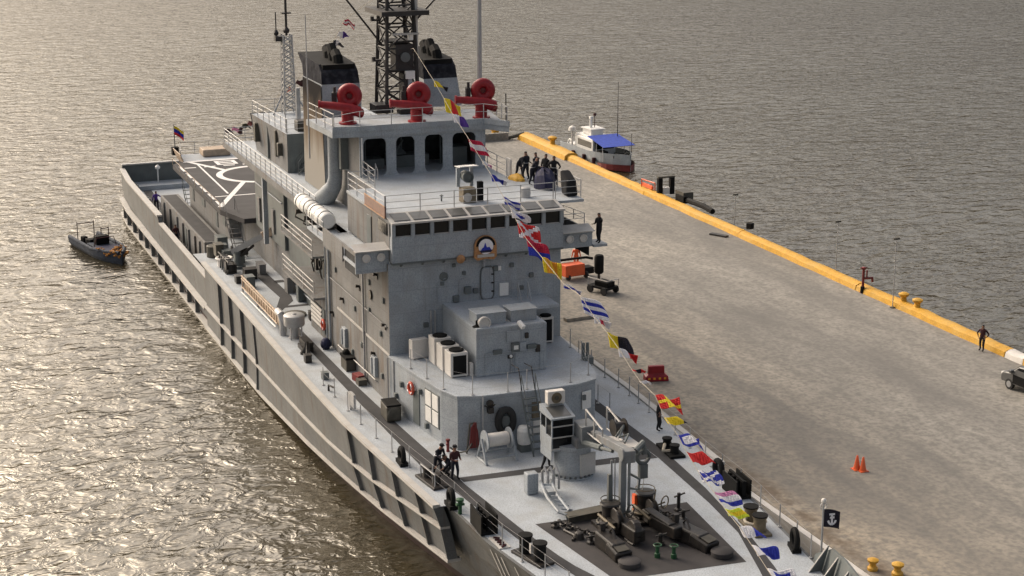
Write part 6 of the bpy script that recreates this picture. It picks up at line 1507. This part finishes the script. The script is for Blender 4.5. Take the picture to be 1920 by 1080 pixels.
def person(loc, yaw, pose, label, top='navy', bottom='navy', hair='hair', cap=None, belt=None, vest=None):
    m_, hd = person_mesh(POSES[pose], top, bottom, hair)
    o = m_.build('person', None, None, smooth=True)
    for md in list(o.modifiers): o.modifiers.remove(md)
    o.scale = (1.1, 1.1, 1.03); o.location = loc; o.rotation_euler = (0, 0, R(yaw)); tag(o, label, 'person')
    ln = POSES[pose].get('lean', 0)
    if cap:
        c = MB().lathe(hd + Vector((-.01, 0, .045)), [(.108, -.02), (.112, .02), (.09, .075), (.02, .09)], 14).rbox(hd + Vector((.11, 0, .045)), (.12, .14, .015)).build('cap', cap, o, smooth=True)
    if belt:
        b_ = MB().torus((-.18 * POSES[pose].get('crouch', 0) + math.sin(ln) * .13, 0, .93 - .42 * POSES[pose].get('crouch', 0) + .13), .135, .02, 'z', 18, 6)
        for i, q in enumerate(b_.v): b_.v[i] = (q[0], q[1] * 1.15, q[2])
        b_.build('belt', belt, o)
    return o
person((23.2, -6.35, 5.02), 20, 'bend', 'person in dark navy leaning forward at the starboard rail, left of the group', cap='darkcloth', belt='fwhite')
person((23.55, -5.95, 5.02), -60, 'crouch', 'person in dark clothes crouching between the two standing by the starboard rail', bottom='darkcloth')
person((24.15, -5.75, 5.02), 10, 'folded', 'person in maroon top with folded arms and a pale belt by the starboard rail', top='maroon', cap='darkcloth', belt='fwhite')
person((24.5, -.95, 5.02), 80, 'walk', 'person in black standing at the foot of the deck crane cab', top='darkcloth', bottom='darkcloth')
person((21.5, 6.95, 5.02), 60, 'hips', 'person in dark clothes standing at the port deck rail under the yellow flag', top='darkcloth', bottom='darkcloth')
person((4.4, 5.6, 15.86), 30, 'work', 'person bending over the yellow canvas heap on the bridge roof', hair='hair')
person((5.7, 6.2, 15.86), -140, 'stand', 'short dark figure right of the yellow canvas heap on the bridge roof')
person((5.2, 5.75, 15.86), 200, 'talk', 'person in navy with grey belt behind the yellow canvas heap', belt='steel')
person((6.6, 5.55, 15.86), 60, 'bend', 'big person in navy leaning over the blue tarpaulin on the bridge roof', belt='steel')
person((6.4, 6.55, 15.86), 120, 'stand', 'person standing beyond the blue tarpaulin, left of the rearmost pair', top='darkcloth')
person((7.2, 6.75, 15.86), 150, 'hips', 'person standing beyond the blue tarpaulin, right of the rearmost pair', top='darkcloth', belt='steel')
person((6.6, 6.4, 13.32), 10, 'folded', 'person in olive shirt on the port bridge wing next to the windows', top='olive', bottom='darkcloth')
person((7.8, 6.6, 13.32), 10, 'bend', 'person in black leaning on the rail of the port bridge wing', top='darkcloth', bottom='darkcloth', belt='steel')
person((12.0, 7.6, 13.32), -70, 'phone', 'person in black holding up a hand at the outer end of the port bridge wing', top='darkcloth', bottom='darkcloth')
person((-54.5, -6.7, 2.52), 170, 'walk', 'person in violet blue clothes on the low stern deck by the bulwark', top='fpurple', bottom='navy')
person((-40.4, -7.6, 2.52), 10, 'talk', 'person in dark clothes in the side passage beside the long casing', top='maroon', bottom='navy')
person((11.9, 35.3, PZ), -60, 'hips', 'person in brown shirt and dark trousers standing alone by the yellow kerb', top='maroon', bottom='darkcloth')
person((-17.6, 19.2, PZ), -30, 'stand', 'worker in orange coverall and white helmet on the pier beyond the ship', top='orange', bottom='orange', cap='white')
person((-1.0, -7.35, 5.62), 30, 'crouch', 'dark clad person stooping over mooring gear on the starboard side deck', top='darkcloth', bottom='darkcloth') if False else None
